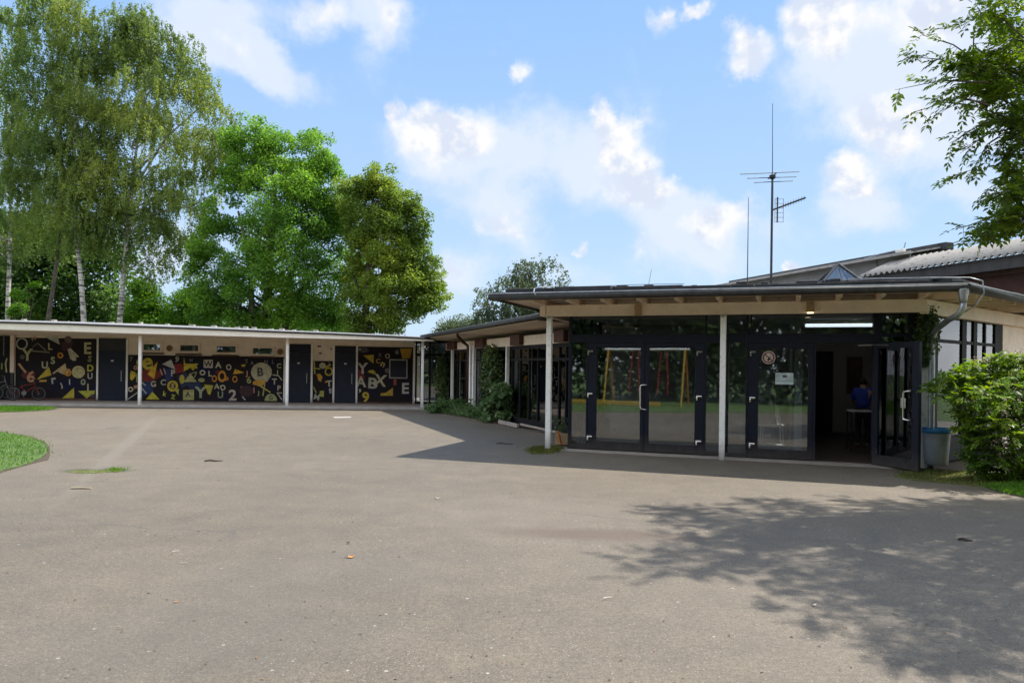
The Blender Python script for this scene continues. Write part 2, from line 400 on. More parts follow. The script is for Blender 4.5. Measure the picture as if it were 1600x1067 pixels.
def sky():
    nt = w.node_tree; N, L = nt.nodes, nt.links; N.clear()
    out = N.new('ShaderNodeOutputWorld'); bg = N.new('ShaderNodeBackground'); L.new(bg.outputs[0], out.inputs[0])
    st = N.new('ShaderNodeTexSky'); st.sky_type = 'NISHITA'; st.sun_disc = False
    st.sun_elevation = math.asin(SUN.z); st.sun_rotation = math.atan2(SUN.x, SUN.y)
    st.air_density = 1.0; st.dust_density = .6; st.ozone_density = 2.2; st.altitude = 200
    SKYK = .10
    bg.inputs['Strength'].default_value = SKYK
    tc = N.new('ShaderNodeTexCoord'); sep = N.new('ShaderNodeSeparateXYZ'); L.new(tc.outputs['Generated'], sep.inputs[0])

    def math_(op, a, b=None, c=None, clamp=False):
        n = N.new('ShaderNodeMath'); n.operation = op; n.use_clamp = clamp
        for i, v in enumerate((a, b, c)):
            if v is None: continue
            if isinstance(v, (int, float)): n.inputs[i].default_value = v
            else: L.new(v, n.inputs[i])
        return n.outputs[0]
    az = math_('ARCTAN2', sep.outputs[0], sep.outputs[1]); el = math_('ARCSINE', sep.outputs[2])
    cb = N.new('ShaderNodeCombineXYZ'); L.new(az, cb.inputs[0]); L.new(el, cb.inputs[1])
    V = cb.outputs[0]

    def noise(sc, det, ro=.6, off=(0, 0, 0)):
        mp = N.new('ShaderNodeMapping'); mp.inputs['Location'].default_value = off; L.new(V, mp.inputs['Vector'])
        n = N.new('ShaderNodeTexNoise'); n.inputs['Scale'].default_value = sc; n.inputs['Detail'].default_value = det; n.inputs['Roughness'].default_value = ro
        L.new(mp.outputs[0], n.inputs['Vector']); return n
    # billowing edge: warp the cloud coordinates
    wn = noise(16, 6, .55); wv = N.new('ShaderNodeVectorMath'); wv.operation = 'MULTIPLY_ADD'
    sb = N.new('ShaderNodeVectorMath'); sb.operation = 'SUBTRACT'; sb.inputs[1].default_value = (.5, .5, .5); L.new(wn.outputs['Color'], sb.inputs[0])
    wv.inputs[1].default_value = (.07, .07, 0); L.new(sb.outputs[0], wv.inputs[0]); L.new(V, wv.inputs[2])
    wn2 = noise(70, 4, .6); sb2 = N.new('ShaderNodeVectorMath'); sb2.operation = 'SUBTRACT'; sb2.inputs[1].default_value = (.5, .5, .5); L.new(wn2.outputs['Color'], sb2.inputs[0])
    wv2 = N.new('ShaderNodeVectorMath'); wv2.operation = 'MULTIPLY_ADD'; wv2.inputs[1].default_value = (.014, .014, 0); L.new(sb2.outputs[0], wv2.inputs[0]); L.new(wv.outputs[0], wv2.inputs[2])
    W = wv2.outputs[0]

    def cloud(px, py, rx, ry, k=1.0, rot=0.0):
        d = ray(px, py); l = d.length; a, e = math.atan2(d.x, d.y), math.asin(d.z / l)
        mp = N.new('ShaderNodeMapping'); mp.vector_type = 'TEXTURE'
        mp.inputs['Location'].default_value = (a, e, 0); mp.inputs['Rotation'].default_value = (0, 0, rot); mp.inputs['Scale'].default_value = (rx / FPX, ry / FPX, 1)
        L.new(W, mp.inputs['Vector'])
        ln = N.new('ShaderNodeVectorMath'); ln.operation = 'LENGTH'; L.new(mp.outputs[0], ln.inputs[0])
        return math_('MULTIPLY', math_('SUBTRACT', 1.0, ln.outputs['Value'], clamp=True), k)
    acc = None
    for c in CLOUDS:
        d = cloud(*c); acc = d if acc is None else math_('ADD', acc, d)
    def puffs(dx, dy):
        acc2 = None
        for c in PUFFS:
            d = cloud(c[0] + dx, c[1] + dy, c[2] * 1.5, c[3] * 1.5, *c[4:]); acc2 = d if acc2 is None else math_('MAXIMUM', acc2, d)
        return acc2
    acc2 = puffs(0, 0)
    fb = noise(9, 9, .62).outputs['Fac']; fb2 = noise(34, 6, .6, (.3, .1, 0)).outputs['Fac']
    soft = math_('ADD', math_('MULTIPLY', acc, 1.25), math_('MULTIPLY_ADD', fb, 1.5, -.78))
    # broken cloud added outside the view, brightened to fill the shade
    fill_cloud = math_('MULTIPLY', math_('MULTIPLY', math_('MULTIPLY', math_('SUBTRACT', math_('ABSOLUTE', az), .8), 3.0, clamp=True), math_('MULTIPLY_ADD', el, -3.0, 4.0, clamp=True)), math_('MULTIPLY_ADD', noise(2.4, 8, .55).outputs['Fac'], 4.0, -1.55))
    fill_cloud = math_('MULTIPLY', fill_cloud, 1.0, clamp=True)
    mr = N.new('ShaderNodeMapRange'); mr.interpolation_type = 'SMOOTHSTEP'; mr.inputs['From Min'].default_value = .02; mr.inputs['From Max'].default_value = .85
    L.new(soft, mr.inputs['Value'])
    puff = math_('ADD', math_('MULTIPLY', acc2, 1.55), math_('MULTIPLY_ADD', fb, 1.1, -.72)); puff = math_('ADD', puff, math_('MULTIPLY_ADD', fb2, .8, -.4))
    mp_ = N.new('ShaderNodeMapRange'); mp_.interpolation_type = 'SMOOTHSTEP'; mp_.inputs['From Min'].default_value = .08; mp_.inputs['From Max'].default_value = .84
    L.new(puff, mp_.inputs['Value'])
    tone = N.new('ShaderNodeValToRGB')
    tf = math_('ADD', math_('MULTIPLY_ADD', noise(26, 7, .62, (.7, .2, 0)).outputs['Fac'], .8, .17), math_('MULTIPLY', math_('SUBTRACT', noise(17, 5, .5).outputs['Fac'], noise(17, 5, .5, (.012, .014, 0)).outputs['Fac']), 2.2))
    L.new(tf, tone.inputs['Fac'])
    tone.color_ramp.elements[0].position = .38; tone.color_ramp.elements[0].color = (.70, .77, .91, 1)
    tone.color_ramp.elements[1].position = .68; tone.color_ramp.elements[1].color = (1, .985, .965, 1)

    def mix(f, a, b, fk=1.0):
        x = N.new('ShaderNodeMix'); x.data_type = 'RGBA'
        L.new(math_('MULTIPLY', f, fk), x.inputs['Factor'])
        for s, v in ((6, a), (7, b)):
            if isinstance(v, tuple): x.inputs[s].default_value = (*v, 1)
            else: L.new(v, x.inputs[s])
        return x.outputs[2]
    # clear-sky colour: Nishita, lifted towards the hazy summer blue of the day
    er = N.new('ShaderNodeValToRGB'); L.new(math_('MULTIPLY', el, 1.6, clamp=True), er.inputs['Fac'])
    er.color_ramp.elements[0].position = .12; er.color_ramp.elements[0].color = (.52, .70, .92, 1); er.color_ramp.elements[1].position = .78; er.color_ramp.elements[1].color = (.30, .54, .98, 1)
    es = N.new('ShaderNodeVectorMath'); es.operation = 'SCALE'; es.inputs['Scale'].default_value = SKYB; L.new(er.outputs['Color'], es.inputs[0])
    sk = mix(math_('ADD', 0.0, .84), st.outputs[0], es.outputs[0])
    vm = N.new('ShaderNodeVectorMath'); vm.operation = 'SCALE'; vm.inputs['Scale'].default_value = CLOUDB; L.new(tone.outputs['Color'], vm.inputs[0])
    c = mix(mr.outputs[0], sk, CLOUDS_SOFT, .86)
    c = mix(mp_.outputs[0], c, vm.outputs[0], .93)
    c = mix(fill_cloud, c, (16.0, 15.7, 15.2), .9)      # unseen cloud to the sides and behind, extra bright as shade fill
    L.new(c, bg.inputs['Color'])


# (px, py, half-width, half-height, weight, tilt) of each cloud as seen from the yard
CLOUDS = [(330, 40, 110, 80, .8, 0), (420, 105, 130, 42, .8, -.45), (360, 70, 90, 60, .6, -.4), (520, 25, 130, 50, .7, .15), (610, 30, 60, 55, .6, 0), (585, 100, 40, 40, .25, 0),
          (690, 220, 110, 60, .9, 0), (800, 240, 190, 95, .85, 0), (960, 260, 110, 100, .9, -.5), (1060, 340, 110, 60, .8, -.3), (780, 335, 110, 60, .7, -.3), (1120, 370, 150, 70, .7, 0),
          (900, 420, 330, 60, .35, 0), (700, 430, 80, 70, .6, 0), (1160, 85, 60, 50, .7, 0), (1330, 60, 150, 80, .8, 0), (1420, 130, 200, 90, .75, 0), (1420, 200, 130, 90, .8, 0), (1330, 300, 60, 60, .7, 0),
          (1480, 40, 200, 80, .8, 0), (1520, 220, 120, 80, .6, 0), (1350, 340, 90, 40, .5, 0), (1040, 30, 30, 30, .4, 0), (820, 120, 35, 25, .35, 0), (1530, 300, 100, 30, .4, 0), (640, 300, 50, 60, .25, 0), (270, 395, 90, 80, .7, 0)]
PUFFS = [(690, 205, 60, 40, 1, 0), (655, 215, 40, 30, .8, 0), (735, 215, 45, 30, .9, 0), (616, 188, 14, 26, .8, 0), (945, 185, 26, 28, 1, 0), (970, 225, 30, 45, 1, -.5), (995, 270, 42, 42, 1, 0), (1030, 300, 40, 26, .8, 0), (975, 300, 45, 30, .7, 0),
         (1290, 30, 55, 45, 1, 0), (1300, 60, 30, 30, .8, 0), (1158, 75, 42, 30, .9, 0), (1160, 105, 42, 22, .8, 0), (1090, 22, 26, 16, .8, 0), (1385, 185, 65, 35, .9, 0), (1400, 215, 40, 35, .8, 0), (1325, 280, 34, 38, 1, 0), (1385, 30, 60, 35, .6, 0), (1450, 30, 60, 50, .7, 0),
         (780, 345, 60, 25, .55, -.3), (1120, 350, 50, 30, .7, 0), (1000, 395, 30, 40, .5, 0), (1150, 340, 35, 30, .7, 0), (700, 420, 40, 40, .5, 0), (500, 20, 60, 30, .5, 0), (610, 25, 25, 40, .5, 0), (380, 80, 60, 40, .4, -.4), (810, 118, 22, 14, .6, 0), (1036, 28, 18, 20, .6, 0), (910, 382, 12, 14, .7, 0), (1245, 408, 14, 10, .8, 0)]
SKYB = 6.6
CLOUDB = 6.15
CLOUDS_SOFT = (4.85, 5.3, 6.05)
sky()
SC.view_settings.view_transform = 'Standard'; SC.view_settings.look = 'None'; SC.view_settings.gamma = 1
SC.view_settings.exposure = 0.76
# ------------------------------------------------------------------ mural lettering helpers
GLY = {}


def glyph(ch):
    if ch not in GLY:
        cu = bpy.data.curves.new('glyph', 'FONT'); cu.body = ch; cu.offset = .028; cu.resolution_u = 4
        ob = bpy.data.objects.new('glyph', cu); me = ob.to_mesh()
        vs = np.array([v.co[:2] for v in me.vertices]); fs = [tuple(p.vertices) for p in me.polygons]
        ob.to_mesh_clear(); bpy.data.objects.remove(ob); bpy.data.curves.remove(cu)
        lo, hi = vs.min(0), vs.max(0); vs = (vs - (lo + hi) / 2) / (hi[1] - lo[1])
        GLY[ch] = (vs, fs)
    return GLY[ch]


CRM, YEL, ORA, RED, PINK, OLV, GRY, BLU, SAL = (.50, .46, .32), (.52, .40, .035), (.58, .25, .03), (.20, .012, .012), (.45, .24, .2), (.30, .31, .12), (.42, .42, .38), (.012, .03, .11), (.5, .25, .14)
DIM = (.16, .15, .14)


class Mural:
    """flat paint on a wall: shapes measured in a picture detail, laid 2 mm proud of the panel"""
    def __init__(s, F, t, x0, y0, k):
        s.F, s.t, s.x0, s.y0, s.k = F, t, x0, y0, k; s.mb = MB(); s.mats = []; s.n = 0

    def mi(s, col):
        m = paint(col)
        if m not in s.mats: s.mats.append(m)
        return s.mats.index(m) + 1

    def P(s, x, y):
        a, z = s.F.hit(s.x0 + x / s.k, s.y0 + y / s.k, s.t)
        return s.F.pt(a, s.t - .002 - .00035 * s.n, z)

    def poly(s, pts, col):
        s.n += 1; s.mb.add([s.P(*p) for p in pts], [tuple(range(len(pts)))], s.mi(col))

    def disc(s, x, y, rx, ry, col, a0=0, a1=360):
        n = 22
        s.poly([(x + rx * math.cos(math.radians(a0 + (a1 - a0) * i / n)), y + ry * math.sin(math.radians(a0 + (a1 - a0) * i / n))) for i in range(n + (a1 - a0 < 360))], col)

    def ring(s, x, y, r, ri, col, a0=0, a1=360, e=1.0):
        s.n += 1; n = 24; vs = []
        for i in range(n + 1):
            a = math.radians(a0 + (a1 - a0) * i / n)
            vs += [s.P(x + r * math.cos(a) * e, y + r * math.sin(a)), s.P(x + ri * math.cos(a) * e, y + ri * math.sin(a))]
        s.mb.add(vs, [(2 * i, 2 * i + 1, 2 * i + 3, 2 * i + 2) for i in range(n)], s.mi(col))

    def line(s, a, b, w, col):
        dx, dy = b[0] - a[0], b[1] - a[1]; l = math.hypot(dx, dy); u, v = -dy / l * w / 2, dx / l * w / 2
        s.poly([(a[0] + u, a[1] + v), (b[0] + u, b[1] + v), (b[0] - u, b[1] - v), (a[0] - u, a[1] - v)], col)

    def txt(s, ch, x, y, h, col, rot=0, wide=1.0):
        s.n += 1; vs, fs = glyph(ch); a = math.radians(rot); out = []
        for p in vs:
            px, py = p[0] * h * wide, -p[1] * h
            out.append(s.P(x + px * math.cos(a) - py * math.sin(a), y + px * math.sin(a) + py * math.cos(a)))
        s.mb.add(out, fs, s.mi(col))


def paint_mural_one(m):
    m.ring(228, 313, 62, 47, GRY); m.txt('Y', 285, 428, 125, (.46, .43, .22)); m.disc(232, 452, 25, 26, (.10, .10, .09))
    m.line((340, 352), (388, 308), 11, DIM); m.line((392, 308), (482, 386), 12, DIM); m.line((318, 387), (517, 403), 13, (.22, .2, .13))
    m.txt('L', 524, 342, 70, (.48, .44, .2)); m.poly([(640, 300), (765, 285), (730, 390), (650, 385)], (.05, .012, .015))
    m.poly([(470, 245), (602, 232), (622, 322)], (.5, .49, .44)); m.disc(710, 270, 38, 36, (.14, .085, .085)); m.txt('N', 350, 258, 46, PINK, -25)
    m.txt('E', 915, 360, 122, (.5, .46, .25)); m.ring(630, 435, 31, 15, ORA); m.txt('S', 552, 487, 75, (.5, .46, .26)); m.disc(772, 478, 24, 15, CRM)
    m.poly([(705, 372), (735, 358), (828, 448), (735, 478)], (.5, .43, .31)); m.txt('U', 468, 535, 74, CRM)
    m.poly([(385, 687), (510, 552), (538, 640)], YEL)
    m.poly([(548, 618), (683, 515), (692, 570), (735, 580), (700, 642), (640, 625), (600, 602), (560, 630)], (.52, .40, .2)); m.ring(708, 615, 36, 19, ORA, e=1.05)
    m.disc(818, 608, 69, 65, (.52, .46, .22)); m.line((800, 585), (818, 566), 6, DIM); m.line((818, 566), (846, 574), 6, DIM); m.line((790, 610), (800, 618), 5, DIM); m.line((825, 622), (850, 612), 5, DIM); m.line((815, 596), (812, 612), 4, DIM)
    m.txt('S', 937, 470, 64, OLV, 10); m.txt('D', 943, 567, 70, (.55, .5, .05)); m.txt('U', 940, 650, 62, GRY); m.txt('1', 918, 765, 72, (.5, .47, .3)); m.ring(868, 712, 33, 14, (.3, .32, .22), e=.8)
    m.line((726, 682), (728, 740), 11, CRM); m.txt('r', 562, 698, 66, GRY, -6); m.txt('J', 640, 750, 62, CRM, -22, 1.2)
    m.disc(300, 640, 75, 40, (.09, .012, .012)); m.txt('6', 325, 655, 122, SAL, 4, 1.1); m.line((196, 520), (270, 612), 24, (.5, .30, .14)); m.line((412, 702), (488, 698), 20, (.55, .3, .07))
    m.poly([(650, 880), (775, 768), (775, 880)], (.46, .40, .035)); m.poly([(815, 805), (990, 800), (985, 840), (955, 845), (905, 882)], (.42, .42, .05)); m.disc(965, 862, 30, 14, (.08, .04, .09))


def paint_mural_two(m):
    m.txt('y', 32, 435, 46, DIM); m.ring(75, 520, 22, 9, SAL); m.disc(92, 468, 12, 26, OLV); m.poly([(20, 580), (30, 550), (70, 562), (76, 600), (42, 642), (20, 630)], YEL); m.line((86, 572), (86, 662), 12, OLV)
    m.ring(25, 727, 24, 12, CRM, e=1.1); m.poly([(54, 692), (90, 685), (92, 716), (60, 722)], SAL); m.line((0, 822), (96, 755), 9, GRY)
    m.poly([(140, 690), (140, 590), (225, 640), (250, 760), (140, 790)], BLU); m.line((128, 655), (170, 690), 11, GRY); m.line((130, 712), (178, 768), 11, GRY)
    m.poly([(140, 545), (230, 520), (312, 560), (320, 605), (225, 650), (140, 655)], (.17, .012, .01)); m.poly([(345, 540), (430, 520), (440, 610), (370, 660)], BLU)
    m.poly([(470, 600), (560, 560), (600, 660), (520, 720)], (.012, .022, .07)); m.poly([(560, 670), (690, 660), (720, 740), (600, 728)], (.012, .02, .07))
    m.txt('e', 190, 483, 116, YEL, -5, 1.0); m.poly([(285, 460), (252, 628), (186, 580)], (.60, .36, .02)); m.line((310, 532), (332, 592), 13, PINK); m.line((345, 525), (362, 582), 13, PINK)
    m.poly([(440, 487), (520, 478), (538, 560), (458, 578)], (.22, .012, .012)); m.poly([(328, 485), (416, 440), (455, 537)], (.46, .46, .42)); m.txt('9', 472, 440, 58, GRY, 12); m.txt('P', 435, 570, 60, CRM)
    m.poly([(538, 418), (552, 480), (678, 480), (660, 500), (670, 526), (640, 526), (628, 550), (602, 520), (536, 556)], YEL); m.disc(520, 630, 24, 44, YEL); m.poly([(600, 573), (664, 656), (538, 656)], (.40, .39, .16))
    m.line((588, 582), (660, 560), 9, OLV); m.line((660, 562), (640, 612), 9, OLV); m.txt('G', 245, 675, 55, CRM); m.txt('C', 340, 660, 56, GRY)
    m.disc(430, 695, 53, 53, YEL); m.disc(430, 695, 31, 33, (.03, .028, .04)); m.txt('S', 430, 696, 50, YEL, 15); m.poly([(455, 742), (492, 720), (486, 782)], (.4, .42, .08))
    m.poly([(174, 822), (236, 750), (306, 826)], (.48, .44, .03)); m.txt('k', 355, 770, 48, (.42, .42, .06), 10); m.txt('z', 435, 800, 44, (.3, .32, .05), 10)
    m.poly([(530, 732), (635, 730), (637, 828), (531, 830)], (.36, .34, .12)); m.txt('A', 577, 775, 50, (.04, .04, .06)); m.disc(708, 638, 32, 20, OLV); m.txt('Y', 700, 755, 108, (.33, .36, .22), 0, 1.1)
    m.poly([(735, 680), (821, 690), (792, 782), (770, 770)], (.42, .36, .04)); m.poly([(728, 443), (818, 443), (818, 522), (728, 520)], (.5, .44, .36)); m.txt('W', 773, 483, 56, (.03, .03, .035))
    m.txt('A', 870, 492, 60, CRM); m.txt('O', 970, 515, 58, CRM, 0, .85); m.ring(718, 567, 26, 14, CRM, e=1.1); m.txt('L', 792, 576, 54, CRM); m.txt('O', 832, 624, 66, ORA, 0, .7); m.ring(905, 602, 56, 32, (.6, .28, .03), e=.72)
    m.txt('b', 952, 618, 50, ORA); m.txt('O', 1029, 630, 66, ORA, 0, .7); m.poly([(1010, 582), (1030, 530), (1120, 568)], (.6, .36, .02)); m.poly([(1090, 490), (1136, 488), (1120, 511), (1096, 509)], YEL)
    m.txt('J', 1143, 580, 62, SAL); m.txt('A', 855, 698, 52, CRM); m.txt('D', 915, 710, 52, CRM, -20); m.txt('U', 890, 780, 62, (.28, .33, .2)); m.txt('2', 1008, 782, 106, (.46, .38, .32), 0, 1.1)
    m.disc(860, 560, 22, 14, (.12, .01, .02)); m.disc(1285, 562, 101, 92, (.44, .40, .26)); m.poly([(1325, 590), (1386, 565), (1340, 655), (1285, 655)], (.44, .40, .26)); m.txt('B', 1275, 560, 82, (.05, .045, .04))
    m.poly([(1205, 650), (1250, 636), (1335, 648), (1282, 702), (1200, 680)], (.56, .3, .03)); m.line((1250, 680), (1372, 757), 13, (.46, .4, .08)); m.line((1320, 650), (1298, 790), 13, OLV); m.txt('6', 1165, 636, 70, OLV)
    m.ring(1095, 725, 27, 15, PINK, e=.55); m.txt('H', 1195, 735, 56, PINK); m.txt('J', 1255, 766, 52, OLV); m.line((1100, 795), (1130, 830), 12, GRY); m.disc(1140, 745, 70, 55, (.04, .012, .014))
    m.disc(1375, 838, 60, 68, (.34, .36, .16), 180, 360); m.txt('G', 1377, 806, 40, (.04, .04, .04)); m.txt('C', 1453, 502, 46, CRM); m.line((1440, 542), (1440, 590), 9, CRM); m.line((1392, 588), (1450, 596), 10, CRM); m.line((1450, 596), (1482, 640), 10, CRM)
    m.txt('T', 1410, 652, 58, CRM); m.txt('P', 1455, 715, 50, CRM); m.line((1432, 762), (1484, 762), 8, CRM); m.line((1436, 762), (1484, 830), 8, CRM); m.txt('S', 1142, 456, 42, DIM); m.txt('A', 1196, 474, 36, DIM); m.txt('N', 1330, 462, 36, DIM); m.txt('L', 1398, 462, 40, DIM); m.txt('M', 610, 448, 30, DIM)


def paint_mural_three(m):
    m.line((374, 455), (382, 580), 12, (.42, .40, .05)); m.line((358, 520), (432, 532), 12, (.42, .40, .05)); m.disc(455, 500, 31, 30, (.42, .4, .28)); m.ring(515, 556, 42, 28, YEL, e=.95); m.line((472, 520), (535, 490), 13, YEL)
    m.poly([(398, 582), (430, 575), (456, 610), (440, 656), (415, 640)], (.55, .3, .03)); m.txt('T', 518, 672, 60, CRM, -4, 1.1); m.line((478, 660), (505, 652), 12, ORA); m.txt('E', 533, 742, 46, GRY, -6); m.line((368, 702), (396, 762), 12, OLV)
    m.poly([(424, 792), (430, 742), (470, 740), (468, 802)], (.38, .36, .05)); m.txt('M', 400, 802, 56, (.4, .42, .34), 14); m.txt('S', 520, 470, 36, DIM)


def paint_mural_four(m):
    m.poly([(790, 520), (830, 560), (862, 600), (850, 660), (790, 610)], (.17, .015, .015)); m.poly([(845, 402), (948, 395), (945, 480)], YEL); m.txt('Y', 840, 525, 106, (.5, .42, .36), 0, 1.05); m.txt('A', 825, 655, 104, CRM, 0, .95)
    m.txt('B', 940, 668, 104, (.44, .43, .32), 4, 1.2); m.txt('X', 1010, 640, 112, CRM, 8); m.poly([(888, 562), (905, 545), (940, 540), (962, 556), (968, 586)], YEL); m.txt('9', 870, 802, 100, YEL, 0, 1.05); m.txt(',', 815, 742, 38, CRM)
    m.poly([(1010, 788), (1016, 765), (1062, 760), (1132, 712), (1132, 788)], (.5, .33, .03)); m.txt('E', 1253, 717, 104, (.5, .48, .46), 0, 1.05); m.txt('C', 990, 455, 46, YEL); m.txt('n', 1035, 490, 46, (.5, .42, .14), 25); m.txt('O', 1080, 408, 46, CRM)
    m.txt('R', 1013, 398, 40, DIM); m.txt('e', 1075, 548, 46, DIM); m.poly([(1200, 335), (1318, 335), (1296, 432), (1222, 432)], (.50, .28, .02)); m.txt('G', 1170, 370, 36, GRY); m.poly([(1135, 632), (1168, 630), (1166, 685), (1138, 687)], (.34, .08, .07))
    m.disc(850, 350, 50, 26, (.07, .07, .08)); m.disc(815, 342, 8, 8, GRY)


# ------------------------------------------------------------------ the mural wing
A_, B_ = ground(218, 635.3), ground(660, 639.6)
FL = Frame(A_, math.degrees(math.atan2(B_.y - A_.y, B_.x - A_.x)))
LT = 2.6          # wall plane behind the posts


def lwx(px, py=590, t=LT): return FL.hit(px, py, t)[0]
def lwz(px, py, t=LT): return FL.hit(px, py, t)[1]


SB = FL.loc(B_)[0]
wing = empty('mural_wing', FL.pt(0, LT), 'long flat roofed school wing with painted letters and dark blue doors', 'building')
MB().box(FL, -13, SB + .6, -.15, 9, -.3, .07).build('walkway', M['slab'], wing, .01)
mb = MB(); mb.box(FL, -13, SB + .6, -.22, -.152, -.3, .085); mb.build('kerb', M['conc'], wing, .008)
ZT = 2.62
xs_ = lwx(690, 560)
mb = MB(); mb.box(FL, -13, lwx(647), LT, LT + .24, .07, ZT); mb.box(FL, -13, -12.8, LT + .25, 9, .07, ZT); mb.box(FL, -13, SB + 4, 8.8, 9, .07, ZT)
mb.build('wall', M['cream'], wing, .004)
mb = MB()
for a, b in ((24, 152.5), (200, 443), (489, 520), (559, 645)):
    mb.box(FL, lwx(a), lwx(b), LT - .03, LT - .001, .07, lwz((a + b) / 2, 622 if b < 160 else 628))
mb.build('plinth', M['plinth'], wing)
for (a, b, y0, y1, x0, k, fn) in ((24.5, 152, 524, 622, 0, 6.67, paint_mural_one), (200, 443.5, 556, 627, 200, 6.154, paint_mural_two), (489, 520.5, 564, 630, 430, 6.154, paint_mural_three), (559, 645.5, 542, 632, 430, 6.154, paint_mural_four)):
    m = Mural(FL, LT - .02, x0, 490, k); c = (a + b) / 2
    s0, s1 = lwx(a), lwx(b); z1 = lwz(c, y0); z0 = lwz(c, y1)
    if fn is paint_mural_one: z1 = ZT - .12
    m.mb.box(FL, s0, s1, LT - .02, LT - .0005, z0, z1)
    fn(m); m.mb.build('mural_panel', [M['mural']] + m.mats, wing)
for a, y0, y1 in ((152.7, 528, 624), (198.6, 530, 630), (444.6, 560, 632), (487.2, 538, 632), (521.5, 540, 632), (557.5, 540, 632), (646.6, 541, 632)):
    MB().box(FL, lwx(a) - .035, lwx(a) + .035, LT - .05, LT - .0007, lwz(a, y1), min(lwz(a, y0), ZT - .08)).build('joint_trim', M['white'], wing, .004)
for a, b, yt, side in ((154, 197.5, 528.5, 1), (446.5, 486.5, 537.5, 1), (523, 556.6, 540.5, 1)):
    s0, s1 = lwx(a), lwx(b); zt = min(lwz((a + b) / 2, yt), ZT - .06)
    d = MB().box(FL, s0, s1, LT - .035, LT - .0015, .075, 2.05).build('door', M['blue'], wing, .006)
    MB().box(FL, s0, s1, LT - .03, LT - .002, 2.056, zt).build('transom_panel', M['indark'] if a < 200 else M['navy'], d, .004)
    mb = MB(); hs = s1 - .16
    mb.tube([FL.pt(hs, LT - .035, 1.25), FL.pt(hs, LT - .09, 1.25), FL.pt(hs, LT - .09, .85), FL.pt(hs, LT - .035, .85)], .012, 6); mb.build('handle', M['steel'], d)
    c = (s0 + s1) / 2
    mb = MB(); mb.box(FL, c - .05, c + .05, LT - .04, LT - .0355, 1.62, 1.67); mb.build('door_number', M['white'], d)
for a, b, y0, y1 in ((221, 253.5, 535, 550), (278.5, 312.5, 536.5, 551.5), (335.5, 371, 538, 553.5), (392, 428.5, 541, 556)):
    c = (a + b) / 2; s0, s1 = lwx(a), lwx(b); z0, z1 = lwz(c, y1), lwz(c, y0); fr = MB(); w_ = .075
    for q in ((s0, s1, z0, z0 + w_), (s0, s1, z1 - w_, z1), (s0, s0 + w_, z0 + w_, z1 - w_), (s1 - w_, s1, z0 + w_, z1 - w_)):
        fr.box(FL, q[0], q[1], LT - .04, LT - .001, q[2], q[3])
    wd = fr.build('window', M['cream'], wing, .005)
    MB().box(FL, s0 + w_, s1 - w_, LT - .016, LT - .008, z0 + w_, z1 - w_).build('pane', M['glass'], wd)
    MB().box(FL, s0 + w_, s1 - w_, LT - .006, LT - .0012, z0 + w_, z1 - w_).build('blind', M['greywall'], wd)
    MB().box(FL, s0 - .09, s1 + .06, LT - .09, LT - .001, z0 - .085, z0 - .03).build('sill', M['brown'], wd, .004)
for px, py in ((265, 544), (438, 549.5)):
    s, z = FL.hit(px, py, LT); c = FL.pt(s, LT - .03, z)
    v = MB().lathe(FL.pt(s, LT - .001, z), [(.125, 0), (.125, .035), (.10, .045), (.095, .02), (.0, .02)], 20, 0, -FL.n).build('round_vent', M['wood'], wing)
    mb = MB()
    for i in (-2, -1, 0, 1, 2):
        h = math.sqrt(max(0, .095 ** 2 - (i * .035) ** 2)); mb.box(FL, s + i * .035 - .006, s + i * .035 + .006, LT - .036, LT - .03, z - h, z + h)
    mb.build('grille', M['brown'], v)
for px, py, w_ in ((499, 541, .13), (500.5, 552, .09), (517.5, 545, .05)):
    s, z = FL.hit(px, py, LT); MB().box(FL, s - w_ / 2, s + w_ / 2, LT - .025, LT - .001, z - .03, z + .03).build('wall_plate', M['indark'], wing, .004)
# notice board on the last mural
s0, z1 = FL.hit(608.5, 561, LT - .03); s1, z0 = FL.hit(636.8, 591.5, LT - .03); fr = MB()
for q in ((s0, s1, z0, z0 + .05), (s0, s1, z1 - .05, z1), (s0, s0 + .05, z0 + .05, z1 - .05), (s1 - .05, s1, z0 + .05, z1 - .05)):
    fr.box(FL, q[0], q[1], LT - .11, LT - .0745, q[2], q[3])
nb = empty('notice_board', FL.pt((s0 + s1) / 2, LT - .05, z0), 'dark notice board in a white frame on the last mural panel', 'notice board')
fr.build('frame', M['conc'], nb, .004); MB().box(FL, s0 + .05, s1 - .05, LT - .10, LT - .078, z0 + .05, z1 - .05).build('panel', M['navy'], nb)
# pale pipe casing near the bicycles
mb = MB(); a = lwx(21); mb.box(FL, a - .075, a + .075, LT - .12, LT - .021, lwz(21, 582), ZT - .02); mb.build('pipe_casing', M['soffit'], wing, .006)
mb = MB(); mb.box(FL, a - .05, a + .05, LT - .11, LT - .022, .07, lwz(21, 582.5)); mb.build('drain_pipe', M['zincdark'], wing, .006)
mb = MB(); mb.box(FL, -13, lwx(17), LT - .05, LT - .001, .07, ZT - .06); mb.build('glazed_screen', M['dark'], wing, .004)
mb = MB(); m = Mural(FL, LT - .05, 0, 490, 6.67); m.line((40, 220), (38, 440), 12, DIM); m.line((20, 515), (18, 580), 14, OLV); m.line((72, 465), (58, 520), 16, (.42, .4, .16)); m.line((58, 520), (68, 612), 16, (.42, .4, .16)); m.mb.build('screen_paint', [M['dark']] + m.mats, wing)
